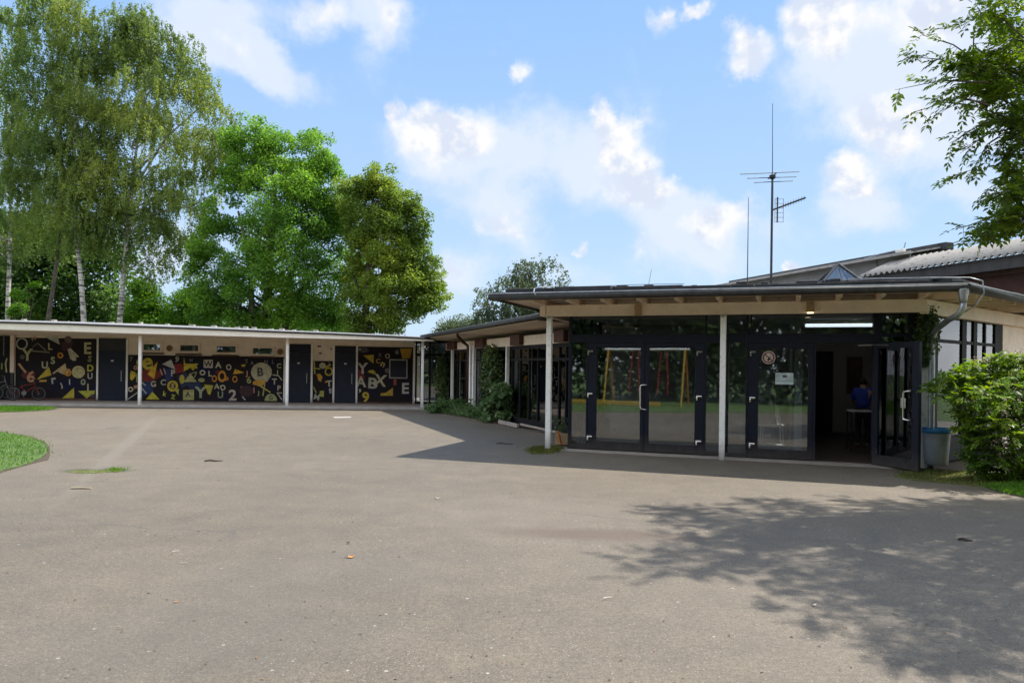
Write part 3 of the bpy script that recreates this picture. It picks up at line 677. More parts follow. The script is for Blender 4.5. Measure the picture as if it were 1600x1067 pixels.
# canopy posts, fascia, gutter, roof
for px, py in ((218.6, 600), (448.6, 600), (659.8, 600)):
    a = FL.hit(px, py, .02)[0]; mb = MB(); mb.box(FL, a - .05, a + .05, -.03, .07, -.02, 2.56); mb.box(FL, a - .075, a + .075, -.055, .095, .07, .085)
    mb.build('canopy_post', M['white'], wing, .006)
EA = -.45
SE = SB + .15
mb = MB()      # fascia with the boarded soffit behind it
EDG = [(FL.hit(x_, y_, EA)) for x_, y_ in ((-120, 500), (0, 503.5), (110, 506.5), (218, 510.5), (330, 514.5), (430, 518.5), (520, 522), (600, 525.5), (656, 528.3))]; EDG.append((SE + .25, EDG[-1][1] - .02))
BOT = [FL.hit(x_, y_, EA) for x_, y_ in ((-120, 511), (0, 514.5), (218, 521.2), (448, 527.6), (656, 532.6))]
for a, z in EDG:
    zb_ = float(np.interp(a, [q[0] for q in BOT], [q[1] for q in BOT])); mb.v += [tuple(FL.pt(a, EA, z)), tuple(FL.pt(a, EA + .012, zb_)), tuple(FL.pt(a, EA + .05, zb_)), tuple(FL.pt(a, EA + .05, z))]
for i in range(len(EDG) - 1):
    for j in range(4): mb.f.append((i * 4 + (j + 1) % 4, i * 4 + 4 + (j + 1) % 4, i * 4 + 4 + j, i * 4 + j)); mb.m.append(0)
mb.f += [(0, 1, 2, 3), tuple(len(EDG) * 4 - 4 + j for j in (3, 2, 1, 0))]; mb.m += [0, 0]
mb.build('fascia', M['fcream'], wing)
mb = MB(); mb.prism([FL.pt(-13, EA + .052), FL.pt(SE, EA + .052), FL.pt(SE, LT + .3), FL.pt(-13, LT + .3)], [BOT[0][1] + .02, BOT[-1][1] + .02, 2.60, 2.60], 0, 0, [BOT[0][1] + .06, BOT[-1][1] + .05, 2.65, 2.65]); mb.build('soffit', M['soffit'], wing)
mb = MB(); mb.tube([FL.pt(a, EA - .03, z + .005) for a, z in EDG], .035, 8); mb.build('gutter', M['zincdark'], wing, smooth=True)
R = []
RT = 1.2
ridge = [FL.hit(x_, y_, RT) for x_, y_ in ((-120, 496.5), (0, 499.8), (110, 502.5), (218, 505.8), (330, 510.5), (430, 515.2), (520, 519), (600, 522.4), (656, 525.6))]; ridge.append((SE + .25, ridge[-1][1] - .02))
mb = MB()
for (a, z), (a2, z2) in zip(ridge, EDG):
    R.append(a)
    mb.v += [tuple(FL.pt(a2, EA - .02, z2 + .012)), tuple(FL.pt(a, RT, z)), tuple(FL.pt(a, 9, z - .1)), tuple(FL.pt(a, 9, 2.66)), tuple(FL.pt(a2, EA + .1, z2 - .06))]
for i in range(len(ridge) - 1):
    for j in range(4):
        mb.f.append((i * 5 + j, i * 5 + 5 + j, i * 5 + 6 + j, i * 5 + 1 + j)); mb.m.append(0)
mb.build('roof', M['greywall'], wing)
rr = random.Random(3)
for px in (38, 85, 175, 220, 262, 302, 336, 372, 385, 398, 425, 442, 460, 495):
    a = FL.hit(px, 510, RT)[0]; z = np.interp(a, [q[0] for q in ridge], [q[1] for q in ridge])
    MB().box(FL, a - rr.uniform(.04, .14), a + .05, RT - .1, RT + .1, z - .03, z + rr.uniform(.03, .07)).build('roof_clip', M['conc'], wing, .01)
# glazed corner at the end of the mural wall
mb = MB(); e0 = lwx(648.5); e1 = e0 + 2.4
for a in (e0, e0 + .55, e0 + 1.25, e1): mb.box(FL, a, a + .07, LT, LT + .08, .07, ZT)
for z in (.07, 2.0, ZT - .1): mb.box(FL, e0 + .0705, e1, LT + .005, LT + .075, z, z + .1)
gs = mb.build('glazed_corner', M['dark'], wing, .004)
MB().box(FL, e0 + .07, e1, LT + .03, LT + .04, .17, ZT - .1).build('pane', M['glass2'], gs)
MB().box(FL, e0 + .28, e0 + .50, LT + .5, LT + .52, 1.35, 1.9).build('posted_paper', M['white'], gs)
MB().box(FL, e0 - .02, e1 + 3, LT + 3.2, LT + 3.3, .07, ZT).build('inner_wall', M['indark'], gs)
# ------------------------------------------------------------------ the glazed link between mural wing and pavilion
FC = Frame((-3.2, 27.35), -70.1)
CL = 11.3; CT = .9
link = empty('link_wing', FC.pt(CL / 2, CT), 'low glazed corridor wing with brown beam ends between mural wing and entrance pavilion', 'building')
def cx(px, py=590, t=CT): return FC.hit(px, py, t)[0]
ZF0, ZF1 = 2.20, 2.46
mb = MB(); SN = cx(889, 520)
mb.box(FC, cx(697), SN, CT - .03, CT + .1, ZF0, ZF1); mb.build('frieze_board', M['cream'], link, .005)
for a, b in ((705, 716), (749, 762), (805, 820), (874.5, 890)):
    mb = MB(); mb.box(FC, cx(a, 520), cx(b, 520), CT - .16, CT - .031, ZF0 + .01, ZF1 + .04); mb.build('beam_end', M['brown'], link, .006)
mb = MB(); mb.prism([FC.pt(-.5, .02), FC.pt(SN + .2, .02), FC.pt(SN + .2, 4.5), FC.pt(-.5, 4.5)], [2.60, 2.66, 2.50, 2.48], 0, 0, [2.63, 2.69, 2.56, 2.54]); mb.build('soffit', M['soffit'], link)
mb = MB(); mb.prism([FC.pt(-.45, -.02), FC.pt(SN + .4, -.02), FC.pt(SN + .4, 5), FC.pt(-.45, 5)], [2.64, 2.70, 2.66, 2.66], 0, 0, [2.72, 2.81, 2.84, 2.84]); mb.build('roof', M['felt'], link, .01)
MB().prism([FL.pt(SE + .26, .35), FC.pt(-.47, .3), FC.pt(-.47, 4.9), FL.pt(SE + .26, 5.5)], 2.655, 2.69).build('roof_gap_filler', M['felt'], link)  # added filler over the gap between roofs, keeps sun off the walkway
mb = MB(); mb.tube([FC.pt(-.3, -.09, 2.68), FC.pt(CL / 2, -.09, 2.71), FC.pt(CL + .6, -.09, 2.745)], .062, 10); mb.build('gutter', M['zincdark'], link, smooth=True)
mb = MB(); mb.tube([FC.pt(-.3, -.15, 2.735), FC.pt(CL + .6, -.15, 2.80)], .012, 6); mb.build('gutter_rim', M['zinc'], link)
# window wall
mb = MB()
ml = [697, 706, 715, 727, 735, 752, 763, 776, 790, 800, 812, 826, 840, 856, 873, 884]
for i, p in enumerate(ml):
    a = cx(p, 560); mb.box(FC, a - .03, a + .03, CT, CT + .08, .12, ZF0 - .001)
mb.box(FC, cx(697), SN, CT + .003, CT + .077, .05, .2); mb.box(FC, cx(697), SN, CT + .004, CT + .074, 1.78, 1.84); mb.box(FC, cx(697), SN, CT + .004, CT + .074, ZF0 - .1, ZF0 - .002)
ws = mb.build('window_wall', M['dark'], link, .004)
MB().box(FC, cx(697), SN, CT + .035, CT + .043, .2, ZF0 - .1).build('pane', M['glass2'], ws)
for p, w_ in ((706.5, .06), (735.5, .12), (740.6, .10), (768, .06), (792.5, .07)):
    a = cx(p, 560, CT - .1); MB().box(FC, a - w_ / 2, a + w_ / 2, CT - .14, CT - .04, .05, ZF0 - .002 if w_ < .1 else ZF0 + .1).build('mullion_post', M['post'], link, .005)
a = cx(720.5, 560, CT + .3); MB().box(FC, a - .2, a + .2, CT + .3, CT + .33, .7, 2.0).build('window_poster', M['curtain'], ws)
a = cx(815, 560, CT + .6); MB().box(FC, a - .25, a + .25, CT + .6, CT + .63, 1.3, 1.85).build('window_poster', M['inwall'], ws)
a = cx(782, 560, CT + .6); MB().box(FC, a - .2, a + .2, CT + .6, CT + .63, 1.2, 1.7).build('window_poster', M['inwall'], ws)
mb = MB(); mb.box(FC, -.5, SN + 3, CT + 3.4, CT + 3.5, 0, 2.5); mb.build('inner_wall', M['greywall'], link); MB().box(FC, -1, SN + 3, CT + .1, CT + 3.4, -.05, .04).build('interior_floor', M['floor'], link)
for k in range(9):
    a = .6 + k * 1.25; MB().box(FC, a, a + (.5 if k % 3 else .8), CT + 3.36, CT + 3.399, .05, 2.05).build('inner_door', M['indark'] if k % 2 else M['blue'], link)
# low ledge boards in front of the glass
a0, a1 = cx(786, 655, CT - .35), cx(856, 660, CT - .35)
mb = MB(); mb.box(FC, a0, (a0 + a1) / 2 - .1, CT - .5, CT - .44, .02, .12); mb.box(FC, (a0 + a1) / 2 - .2, a1 + .8, CT - .38, CT - .34, .08, .13); mb.build('ledge_board', M['slab'], link, .006)
# rain pipe elbow of the link
p0 = FC.pt(cx(713, 524, -.05), -.05, 2.62); s1 = cx(731, 545, CT - .15)
mb = MB(); mb.tube([p0, p0 + Vector((.05, 0, -.08)), FC.pt(s1 - .1, CT - .3, 2.42), FC.pt(s1, CT - .16, 2.30), FC.pt(s1 + .02, CT - .14, 2.1), FC.pt(s1 + .02, CT - .14, .05)], .05, 10); mb.build('rain_pipe', M['brown'], link, smooth=True)
# ------------------------------------------------------------------ entrance pavilion
FP = Frame((2.24, 13.75), -20)
G = .42
def px_(p, py=600, t=G): return FP.hit(p, py, t)[0]
SL, SR = px_(889), px_(1450)
FR = Frame(FP.pt(SR, G), 40)
pav = empty('entrance_pavilion', FP.pt((SL + SR) / 2, G), 'flat roofed glass fronted school entrance with overhanging eaves and one dark blue door standing open', 'building')
ET = -.78
FLc = FP.pt(FP.hit(765, 460, ET)[0], ET); FRc = FP.pt(FP.hit(1508, 440, ET)[0], ET)
ER = FR.loc(FRc)[1]
R2 = FR.pt(9, ER); R3 = FR.pt(9, 7); L3 = FP.pt(FP.loc(FLc)[0], 8.5); M3 = FP.pt(SR - 1, 9)
poly = [FLc, FRc, R2, R3, M3, L3]


def inset(pts, d):
    out = []
    n = len(pts)
    for i in range(n):
        a, b, c = Vector(pts[i - 1][:2]), Vector(pts[i][:2]), Vector(pts[(i + 1) % n][:2])
        u = (b - a).normalized(); v = (c - b).normalized(); nu, nv = Vector((-u.y, u.x)), Vector((-v.y, v.x))
        k = (nu + nv) / (1 + nu.dot(nv)); out.append(Vector((*(b + k * d), 0)))
    return out


rf = MB(); rf.prism(inset(poly, .03), 2.93, 3.0); roof = rf.build('roof', M['felt'], pav, .01)
sof = MB().prism(inset(poly, .035), 2.905, 2.928).build('soffit', M['soffit'], pav)
rr = random.Random(5); mb = MB()
ip = inset(poly, .22)
for a, b, n in ((ip[0], ip[1], 15), (ip[1], ip[2], 16), (ip[5], ip[0], 12)):
    u = (b - a).normalized(); F2 = Frame(a, math.degrees(math.atan2(u.y, u.x))); L = (b - a).length; s = .02
    while s < L - .3:
        l = min(rr.uniform(.35, 1.3), L - s - .02); h = rr.uniform(.045, .095); o = rr.uniform(-.03, .05)
        mb.box(F2, s, s + l, o, o + .9, 3.0003, 3.0 + h); s += l + rr.uniform(.004, .03)
mb.build('roof_edging', M['felt'], roof, .01)
for i in range(46):     # felt scraps lying along the edge
    s = rr.uniform(.2, 7.4); F2 = FP; e = FP.loc(FLc)[0]; q = rr.uniform(.05, .22); h0 = 3.06
    MB().box(F2, e + s, e + s + q, ET + .3 + rr.uniform(0, .5), ET + .9 + rr.uniform(0, .3), h0, h0 + rr.uniform(.02, .065)).build('felt_scrap', M['felt'], roof, .012)
up = inset(poly, 1.2); deck = MB().prism(up, 3.001, 3.0, 0, [3.12] * 6).build('roof_deck', M['felt'], roof)
# fascia
mb = MB()
F2 = Frame(FLc, -20); mb.box(F2, 0, (FRc - FLc).length - .02, .0, .028, 2.84, 2.975)
F3 = Frame(FRc, 40); mb.box(F3, .02, 9, 0, .028, 2.84, 2.975)
mb.build('fascia', M['fasc'], pav, .006)
F4 = Frame(FLc, 70); mb = MB(); mb.box(F4, 0.03, 8.4, -.03, -.002, 2.86, 2.985); mb.build('side_fascia', M['fasc'], pav, .006)
# gutter with its bright rim
e0 = FP.loc(FLc)[0]; gpath = [FP.pt(e0 + .02, ET - .07, 2.905), FP.pt(e0 + 3, ET - .07, 2.90), FRc + (FP.n + FR.n) * -.042 + Vector((0, 0, 2.895)), FR.pt(2, ER - .07, 2.88), FR.pt(9, ER - .07, 2.86)]
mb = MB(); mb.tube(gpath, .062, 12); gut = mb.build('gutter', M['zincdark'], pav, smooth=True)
mb = MB(); mb.tube([p - FP.n * .055 + Vector((0, 0, .052)) for p in gpath[:3]] + [p - FR.n * .055 + Vector((0, 0, .052)) for p in gpath[3:]], .012, 6); mb.build('rim', M['zinc'], gut)
# rafters, beam and its bracket
for p in (848, 901, 953, 1007, 1064, 1126, 1186, 1247, 1309, 1373, 1440):
    a = FP.hit(p, 470, -.1)[0]; MB().box(FP, a - .035, a + .035, ET + .06, 1.6, 2.80, 2.904).build('rafter', M['soffit'], pav, .005)
bl = FP.hit(853.5, 480, -.06)[0]
# where the two beams meet
BT = ER + .78
cs = [s for s in np.linspace(SR - 1, SR + 1.5, 400) if FR.loc(FP.pt(s, -.06))[1] >= BT]
bc = FP.hit(1449, 480, -.06)[0]; BT = FR.loc(FP.pt(bc, -.06))[1]
MB().box(FP, bl, bc, -.06, .06, 2.585, 2.799).build('beam', M['cream'], pav, .006)
b0 = FR.loc(FP.pt(bc, -.06))[0]
MB().box(FR, b0 + .005, 8.5, BT + .004, BT + .12, 2.56, 2.796).build('beam', M['cream'], pav, .006)
for k in range(7):
    a = b0 + .25 + k * .62; MB().box(FR, a - .035, a + .035, ER + .06, 1.2, 2.80, 2.904).build('rafter', M['soffit'], pav, .005)
MB().box(Frame(FP.pt(SL - .45, 0), 70), .06, 3.5, -.06, .06, 2.60, 2.80).build('beam', M['cream'], pav, .006)
a = FP.hit(997.5, 485, -.06)[0]; MB().box(FP, a - .06, a + .06, -.13, -.0605, 2.575, 2.77).build('bracket', M['wood'], pav, .006)
for p in (857.6, 1129.2):
    a = px_(p, 600, 0); mb = MB(); mb.box(FP, a - .05, a + .05, -.05, .05, -.02, 2.584); q = mb.build('eave_post', M['post'], pav, .008)
    mb = MB(); mb.box(FP, a - .03, a + .03, -.065, .065, 2.545, 2.5845); mb.build('post_bracket', M['steel'], q)
# ---- glass front
def stile(mb, p0, p1, z0, z1, t0=G - .035, t1=G + .035): mb.box(FP, px_(p0), px_(p1), t0, t1, z0, z1)
HZ0, HZ1, GZ1 = 2.10, 2.26, 2.80
mb = MB()
stile(mb, 889, 893.5, 0.02, GZ1); stile(mb, 916.5, 919, .02, HZ0); stile(mb, 1101, 1103.5, .02, GZ1 - .001); stile(mb, 1165.5, 1168.5, .02, GZ1 - .001); stile(mb, 1271, 1274.5, .02, HZ0)
stile(mb, 1364, 1377, .02, GZ1 - .001); stile(mb, 1418, 1437, .02, GZ1 - .001, G - .05)
mb.box(FP, px_(893.5), px_(1364), G - .033, G + .033, HZ0, HZ1); MB().box(FP, px_(889), px_(1437), G - .036, G + .036, GZ1 + .001, 2.903).build('header_board', M['cream'], pav)
mb.box(FP, px_(893.5), px_(916.5), G - .03, G + .03, .02, .12); mb.box(FP, px_(1103.5), px_(1165.5), G - .03, G + .03, .02, .09); mb.box(FP, px_(1377), px_(1418), G - .03, G + .03, .02, .12)
mb.box(FP, px_(1377), px_(1418), G - .03, G + .03, 2.20, 2.27)
mb.box(FP, px_(1172), px_(1174), G - .03, G + .03, HZ1, GZ1)
scr = mb.build('window_front', M['navy'], pav, .005)
for a, b, z0, z1 in ((893.5, 916.5, .12, HZ0), (893.5, 1101, HZ1, GZ1), (1103.5, 1165.5, .09, HZ0), (1103.5, 1165.5, HZ1, GZ1), (1168.5, 1364, HZ1, GZ1), (1377, 1418, .12, 2.20), (1377, 1418, 2.27, GZ1)):
    MB().box(FP, px_(a), px_(b), G - .006, G + .004, z0, z1).build('pane', M['glass'], scr)


def hinge(F, s, t, z, parent):
    mb = MB(); mb.box(F, s - .055, s + .05, t - .028, t, z - .016, z + .016); mb.box(F, s - .055, s - .022, t - .04, t, z - .075, z - .0165); mb.build('hinge', M['chrome'], parent, .006)


def door_leaf(F, s0, s1, t, hs, hinges, handle, inner=.0, lock=False):
    """frame leaf with one tall pane; hs: (left stile, right stile) widths"""
    mb = MB(); a, b = hs
    mb.box(F, s0, s0 + a, t - .03, t + .03, .025, HZ0 - .005); mb.box(F, s1 - b, s1, t - .03, t + .03, .025, HZ0 - .005)
    mb.box(F, s0 + a, s1 - b, t - .029, t + .029, .025, .19); mb.box(F, s0 + a, s1 - b, t - .029, t + .029, 2.0, HZ0 - .006)
    d = mb.build('door', M['navy'], pav, .006)
    MB().box(F, s0 + a, s1 - b, t - .006, t + .004, .19, 2.0).build('pane', M['glassdoor'] if lock else M['glass'], d)
    for s, z in hinges: hinge(F, s, t - .03, z, d)
    if handle is not None:
        s, sg = handle; mb = MB()
        for q in ((-1, 1) if lock else (-1,)):
            o = t + q * .03; e = o + q * .07
            mb.tube([F.pt(s, o, 1.30), F.pt(s, e, 1.30), F.pt(s + sg * .10, e + q * .01, 1.29), F.pt(s + sg * .11, e + q * .01, 1.25), F.pt(s + sg * .11, e + q * .01, .88), F.pt(s + sg * .10, e + q * .01, .84), F.pt(s, e, .83), F.pt(s, o, .83)], .014, 8)
        mb.build('pull_handle', M['chrome'], d, smooth=True)
    if lock:
        mb = MB(); mb.box(F, s0 + .62, s0 + .72, t - .036, t - .0305, 1.02, 1.18); mb.build('lock_plate', M['steel'], d)
    return d


c0, c1, c2 = px_(919.2), px_(1007.5), px_(1100.8)
door_leaf(FP, c0, c1 - .003, G, (.17, .08), [(c0 + .05, 1.93), (c0 + .05, 1.10), (c0 + .05, .27)], None)
door_leaf(FP, c1 + .003, c2, G, (.08, .17), [(c2 - .09, 1.93), (c2 - .09, 1.10), (c2 - .09, .27)], (c1 + .045, -1))
d0, d1 = px_(1168.8), px_(1270.8)
door_leaf(FP, d0, d1, G, (.18, .09), [(d0 + .08, 1.93), (d0 + .08, 1.10), (d0 + .08, .27)], None)
# open leaf, swung outwards on its hinges
hp = FP.pt(px_(1366), G - .04); fr_ = ground(1412, 734.8)
dv = fr_ - hp; FD = Frame(hp, math.degrees(math.atan2(dv.y, dv.x)))
door_leaf(FD, 0.0, .98, 0, (.10, .14), [], (.86, -1), lock=True)
MB().tube([FP.pt(px_(1340), G - .05, 2.05), FP.pt(px_(1360), G - .10, 2.06), FD.pt(.35, -.05, 2.05)], .012, 6).build('door_closer', M['steel'], pav)
# side glazing towards the link wing, peeling pillar at the other corner
FS = Frame(FP.pt(SL, G), 70); mb = MB()
for a in (.05, .9, 1.75, 2.6): mb.box(FS, a, a + .05, -.035, .03, .02, GZ1)
for z in (.02, 2.1, GZ1 - .05): mb.box(FS, .1005, 2.6, -.03, .025, z, z + .09)
sg = mb.build('side_glazing', M['navy'], pav, .005); MB().box(FS, .1, 2.6, -.006, .002, .11, GZ1 - .05).build('pane', M['glass2'], sg)
pc = px_(1443.5, 620, .28)
mb = MB(); mb.box(FP, pc - .075, pc + .075, .22, .37, -.02, 2.58); pil = mb.build('pillar', M['peel'], pav, .008)
mb = MB(); a = px_(1437.5); mb.box(FP, a, pc + .12, G + .0, G + .06, .02, 2.9); mb.build('wall_panel', M['dark'], pav)
# ---- window wall behind the shrub
mb = MB(); xr = lambda p, py=560: FR.hit(p, py, 0)[0]
for a, b in ((1456, 1463), (1500.5, 1507.5), (1518.5, 1524), (1536, 1538), (1552, 1563)): mb.box(FR, xr(a), xr(b), -.03, .05, .05, 2.79)
mb.box(FR, xr(1463), xr(1552), -.025, .045, 2.12, 2.18); mb.box(FR, xr(1463), xr(1552), -.025, .045, .05, .5); mb.box(FR, xr(1463), xr(1552), -.025, .045, 2.70, 2.80)
wr = mb.build('window_front', M['dark'], pav, .005)
MB().box(FR, xr(1463), xr(1552), -.004, .006, .5, 2.70).build('pane', M['glassin'], wr)
MB().box(FR, xr(1470), xr(1519), .05, .07, .5, 2.115).build('curtain', M['curtain'], wr)
MB().box(FR, xr(1540), xr(1551), .10, .13, .5, 1.95).build('curtain', M['greywall'], wr)
MB().box(FR, xr(1563), 9, -.04, .2, -.05, 2.8).build('wall', M['cream'], pav, .005)
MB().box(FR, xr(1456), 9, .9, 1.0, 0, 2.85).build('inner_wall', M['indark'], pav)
# ---- rooms behind the glass
fl = [FP.pt(SL, G + .04), FP.pt(px_(1437), G + .04), FR.pt(8.5, .3), FR.pt(8, 6.5), FP.pt(SR, 8.2), FP.pt(SL, 8.2)]
MB().prism(fl, -.05, .018).build('interior_floor', M['floor'], pav)
ceil_ = MB().prism(fl, 2.66, 2.70).build('interior_ceiling', M['ceil'], pav)
BW = 7.3
pb = lambda p, t=BW: FP.hit(p, 620, t)[0]
MB().box(FP, SL - .2, SR + 6, BW, BW + .1, 0, 2.66).build('inner_wall', M['inwall'], pav)
MB().box(FP, SL, pb(1232, 4.2), 4.2, 4.3, 0, 2.66).build('inner_wall', M['greywall'], pav)
MB().box(FP, pb(1233, 4.2), pb(1237, 4.2), 4.2, BW, 0, 2.66).build('inner_wall', M['inwall'], pav)
a, b = pb(1268), pb(1301); dd = MB().box(FP, a, b, BW - .05, BW - .001, 0.02, 2.12).build('inner_door', M['blue'], pav, .01)
MB().box(FP, pb(1322.5), pb(1346.5), BW - .04, BW - .001, 1.02, 1.98).build('pin_board', M['brownwall'], pav, .01)
MB().box(FP, pb(1085, 1.9), pb(1166, 1.9), 1.9, 1.95, .95, 1.86).build('display_board', M['greywall'], pav, .01)
MB().box(FP, pb(1241, 1.5), pb(1253.5, 1.5), 1.45, 1.6, .02, 2.65).build('inner_column', M['curtain'], pav, .01)
MB().box(FP, pb(1384, 4.5), pb(1388, 4.5), 1.4, BW, 0.02, 2.66).build('inner_wall', M['inwall'], pav)
# rain pipe with its swan neck
gc = FRc + (FP.n + FR.n) * -.035
pp = FP.pt(px_(1456, 560, .12), .12)
mb = MB(); mb.lathe(gc + Vector((-.06, .02, 2.66)), [(.05, 0), (.055, .06), (.085, .2), (.085, .21)], 14); mb.build('gutter_outlet', M['zinc'], pav, smooth=True)
p0 = gc + Vector((-.06, .02, 2.68)); mb = MB()
ptz = [p0, p0 + Vector((0, 0, -.10)), p0 + Vector((-.03, .08, -.2)), p0.lerp(Vector((pp.x, pp.y, 2.24)), .45) + Vector((0, 0, -.05)), p0.lerp(Vector((pp.x, pp.y, 2.24)), .88), Vector((pp.x, pp.y, 2.16)), Vector((pp.x, pp.y, 1.95)), Vector((pp.x, pp.y, .12)), Vector((pp.x, pp.y, .0))]
mb.tube(ptz, .048, 12); mb.build('rain_pipe', M['zinc'], pav, smooth=True)
mb = MB(); q = gc + Vector((.12, 0, 0))
mb.tube([q + Vector((-1.6, .75, 3.09)), q + Vector((-.5, .3, 3.07)), q + Vector((-.1, 0, 3.04)), q + Vector((.02, -.12, 2.98)), q + Vector((.04, -.13, 2.8)), q + Vector((-.02, -.03, 2.62)), q + Vector((-.15, .12, 2.5))], .011, 6); mb.build('conductor_wire', M['zinc'], pav, smooth=True)
q = FP.hit(836, 462, ET - .08)[0]; mb = MB()
mb.tube([FP.pt(q + .3, ET + .3, 3.12), FP.pt(q + .02, ET + .1, 3.08), FP.pt(q, ET - .12, 3.03), FP.pt(q, ET - .15, 2.96), FP.pt(q + .02, ET - .12, 2.92)], .010, 6); mb.tube([FP.pt(q + .9, ET + .5, 3.115), FP.pt(q + 1.8, ET + .5, 3.13), FP.pt(q + 2.6, ET + .5, 3.12)], .008, 5); mb.build('conductor_wire', M['chrome'], pav)
# ------------------------------------------------------------------ lamps and signs fixed to the pavilion
a, z = FP.hit(1266, 480, -.06)
wl = empty('wall_lamp', FP.pt(a, -.12, 2.6), 'small brown box lamp with a lit underside on the eave beam above the entrance', 'lamp')
mb = MB(); mb.box(FP, a - .06, a + .06, -.19, -.061, 2.60, 2.80); mb.build('housing', M['wood'], wl, .008)
mb = MB(); mb.box(FP, a - .05, a + .05, -.18, -.07, 2.58, 2.599); mb.build('diffuser', M['warm'], wl, .004)
c = at(1310, 512, 15.3); sa, ta = FP.loc(c)
cl = empty('ceiling_lamp', (c.x, c.y, 2.62), 'long fluorescent strip lamp shining on the ceiling inside the open entrance', 'lamp')
mb = MB(); mb.box(FP, sa - .68, sa + .68, ta - .09, ta + .09, 2.58, 2.659); mb.build('housing', M['white'], cl, .01)
mb = MB(); mb.box(FP, sa - .64, sa + .64, ta - .07, ta + .07, 2.52, 2.579); mb.build('diffuser', M['tube'], cl, .015)
# round prohibition sign and paper notice on the third leaf
gt = G - .0075
a, z = FP.hit(1201, 558.5, gt); sg_ = MB()
u = FP.e; c = FP.pt(a, gt, z)
sg_.lathe(c, [(.117, 0), (.117, .002)], 32, 0, -FP.n); so_ = sg_.build('prohibition_sign', [paint((.62, .5, .42)), paint((.55, .46, .38)), paint((.10, .014, .014)), paint((.02, .02, .02))])
mb = MB()
def ringm(r0, r1, k, mi):
    vs = []; n = 32
    for i in range(n):
        q = 2 * math.pi * i / n; d = u * math.cos(q) + Vector((0, 0, math.sin(q))); vs += [c - FP.n * k + d * r0, c - FP.n * k + d * r1]
    mb.add(vs, [((2 * i), (2 * i + 1), (2 * i + 3) % (2 * n), (2 * i + 2) % (2 * n)) for i in range(n)], mi)
ringm(.080, .101, .0028, 2)
def bar(p, q, w_, k, mi):
    p, q = Vector(p), Vector(q); d = (q - p).normalized(); nn = Vector((-d.y, d.x)) * w_ / 2
    mb.add([c - FP.n * k + u * x.x + Vector((0, 0, x.y)) for x in (p + nn, q + nn, q - nn, p - nn)], [(0, 1, 2, 3)], mi)
bar((-.062, .062), (.062, -.062), .016, .0032, 3); bar((-.015, -.058), (.012, -.02), .035, .003, 3); bar((-.008, -.02), (.028, .0), .014, .0029, 3); bar((.02, .012), (.03, .024), .01, .003, 3)
ov = mb.build('pictogram', [paint((.62, .5, .42)), paint((.55, .46, .38)), paint((.10, .014, .014)), paint((.02, .02, .02))], so_)
tag(so_, 'round white prohibition sticker with a dark diagonal bar on the entrance door pane', 'sign')
a0, z1 = FP.hit(1211.5, 582.3, gt); a1, z0 = FP.hit(1239.5, 600.8, gt)
mb = MB(); mb.box(FP, a0, a1, gt - .002, gt, z0, z1); pn = mb.build('paper_notice', paint((.50, .60, .60)))
tag(pn, 'pale paper notice with a small dark emblem taped to the entrance door pane', 'notice')
mb = MB(); k = gt - .0024; w_ = a1 - a0; h_ = z1 - z0; rr = random.Random(9)
mb.quad(FP.pt(a0 + .40 * w_, k, z0 + .60 * h_), FP.pt(a0 + .65 * w_, k, z0 + .60 * h_), FP.pt(a0 + .65 * w_, k, z0 + .80 * h_), FP.pt(a0 + .40 * w_, k, z0 + .80 * h_), 0)
for q in ((.44, .50), (.56, .62)):
    mb.quad(*[FP.pt(a0 + x * w_, k - .0004, z0 + y * h_) for x, y in ((q[0], .65), (q[1], .65), (q[1], .75), (q[0], .75))], 2)
x = .06
while x < .9:
    ww = rr.uniform(.025, .05); hh = rr.uniform(.09, .13)
    mb.quad(*[FP.pt(a0 + xx * w_, k, z0 + yy * h_) for xx, yy in ((x, .23), (x + ww * .45, .23), (x + ww * .45, .23 + hh), (x, .23 + hh))], 1)
    mb.quad(*[FP.pt(a0 + xx * w_, k - .0002, z0 + yy * h_) for xx, yy in ((x, .23 + hh * .4), (x + ww, .23 + hh * .4), (x + ww, .23 + hh * .6), (x, .23 + hh * .6))], 1); x += ww + .02
mb.build('notice_print', [paint((.05, .05, .06)), paint((.22, .26, .27)), paint((.3, .12, .12))], pn)
# ------------------------------------------------------------------ hall behind, with its corrugated roof
FH = Frame((8.08, 25.6), -71.8)
hall = empty('hall_building', FH.pt(5, 0), 'taller hall with corrugated cement roof and dark ridge rising behind the entrance pavilion roof', 'building')
HE, HR = -2.0, 0.0
def hx(p, py, t): return FH.hit(p, py, t)[0]
s0, s1 = hx(1342, 433, HE), hx(1600, 395, HE) + 1.4
s0z = 3.93
mb = MB(); nx = int((s1 - s0) / .022); top = 1.15; zt = 4.40
for i in range(nx + 1):
    s = s0 + i * .022; w_ = .032 * math.sin(2 * math.pi * s / .165)
    mb.v += [tuple(FH.pt(s, HE, s0z + w_)), tuple(FH.pt(s, HE + top, zt + w_)), tuple(FH.pt(s, HE, s0z + w_ - .012)), tuple(FH.pt(s, HE + top, zt + w_ - .012))]
for i in range(nx):
    b = i * 4; mb.f += [(b, b + 4, b + 5, b + 1), (b + 2, b + 3, b + 7, b + 6), (b, b + 2, b + 6, b + 4)]; mb.m += [0] * 3
mb.build('corrugated_roof', M['eter'], hall, smooth=True)
mb = MB(); mb.box(FH, s0, s1, HE + .10, HE + .22, 3.66, 3.915); mb.build('eave_board', M['fasc'], hall)
mb = MB(); mb.box(FH, hx(1400, 420, HE), s1, HE + .45, HE + .6, 3.02, 3.72); mb.build('wall', M['brownwall'], hall)
mb = MB(); mb.box(FH, hx(1440, 420, HE), s1, HE + .435, HE + .449, 3.2, 3.60); mb.build('wall_board', M['brown'], hall)
e1 = hx(1480, 384, HR)
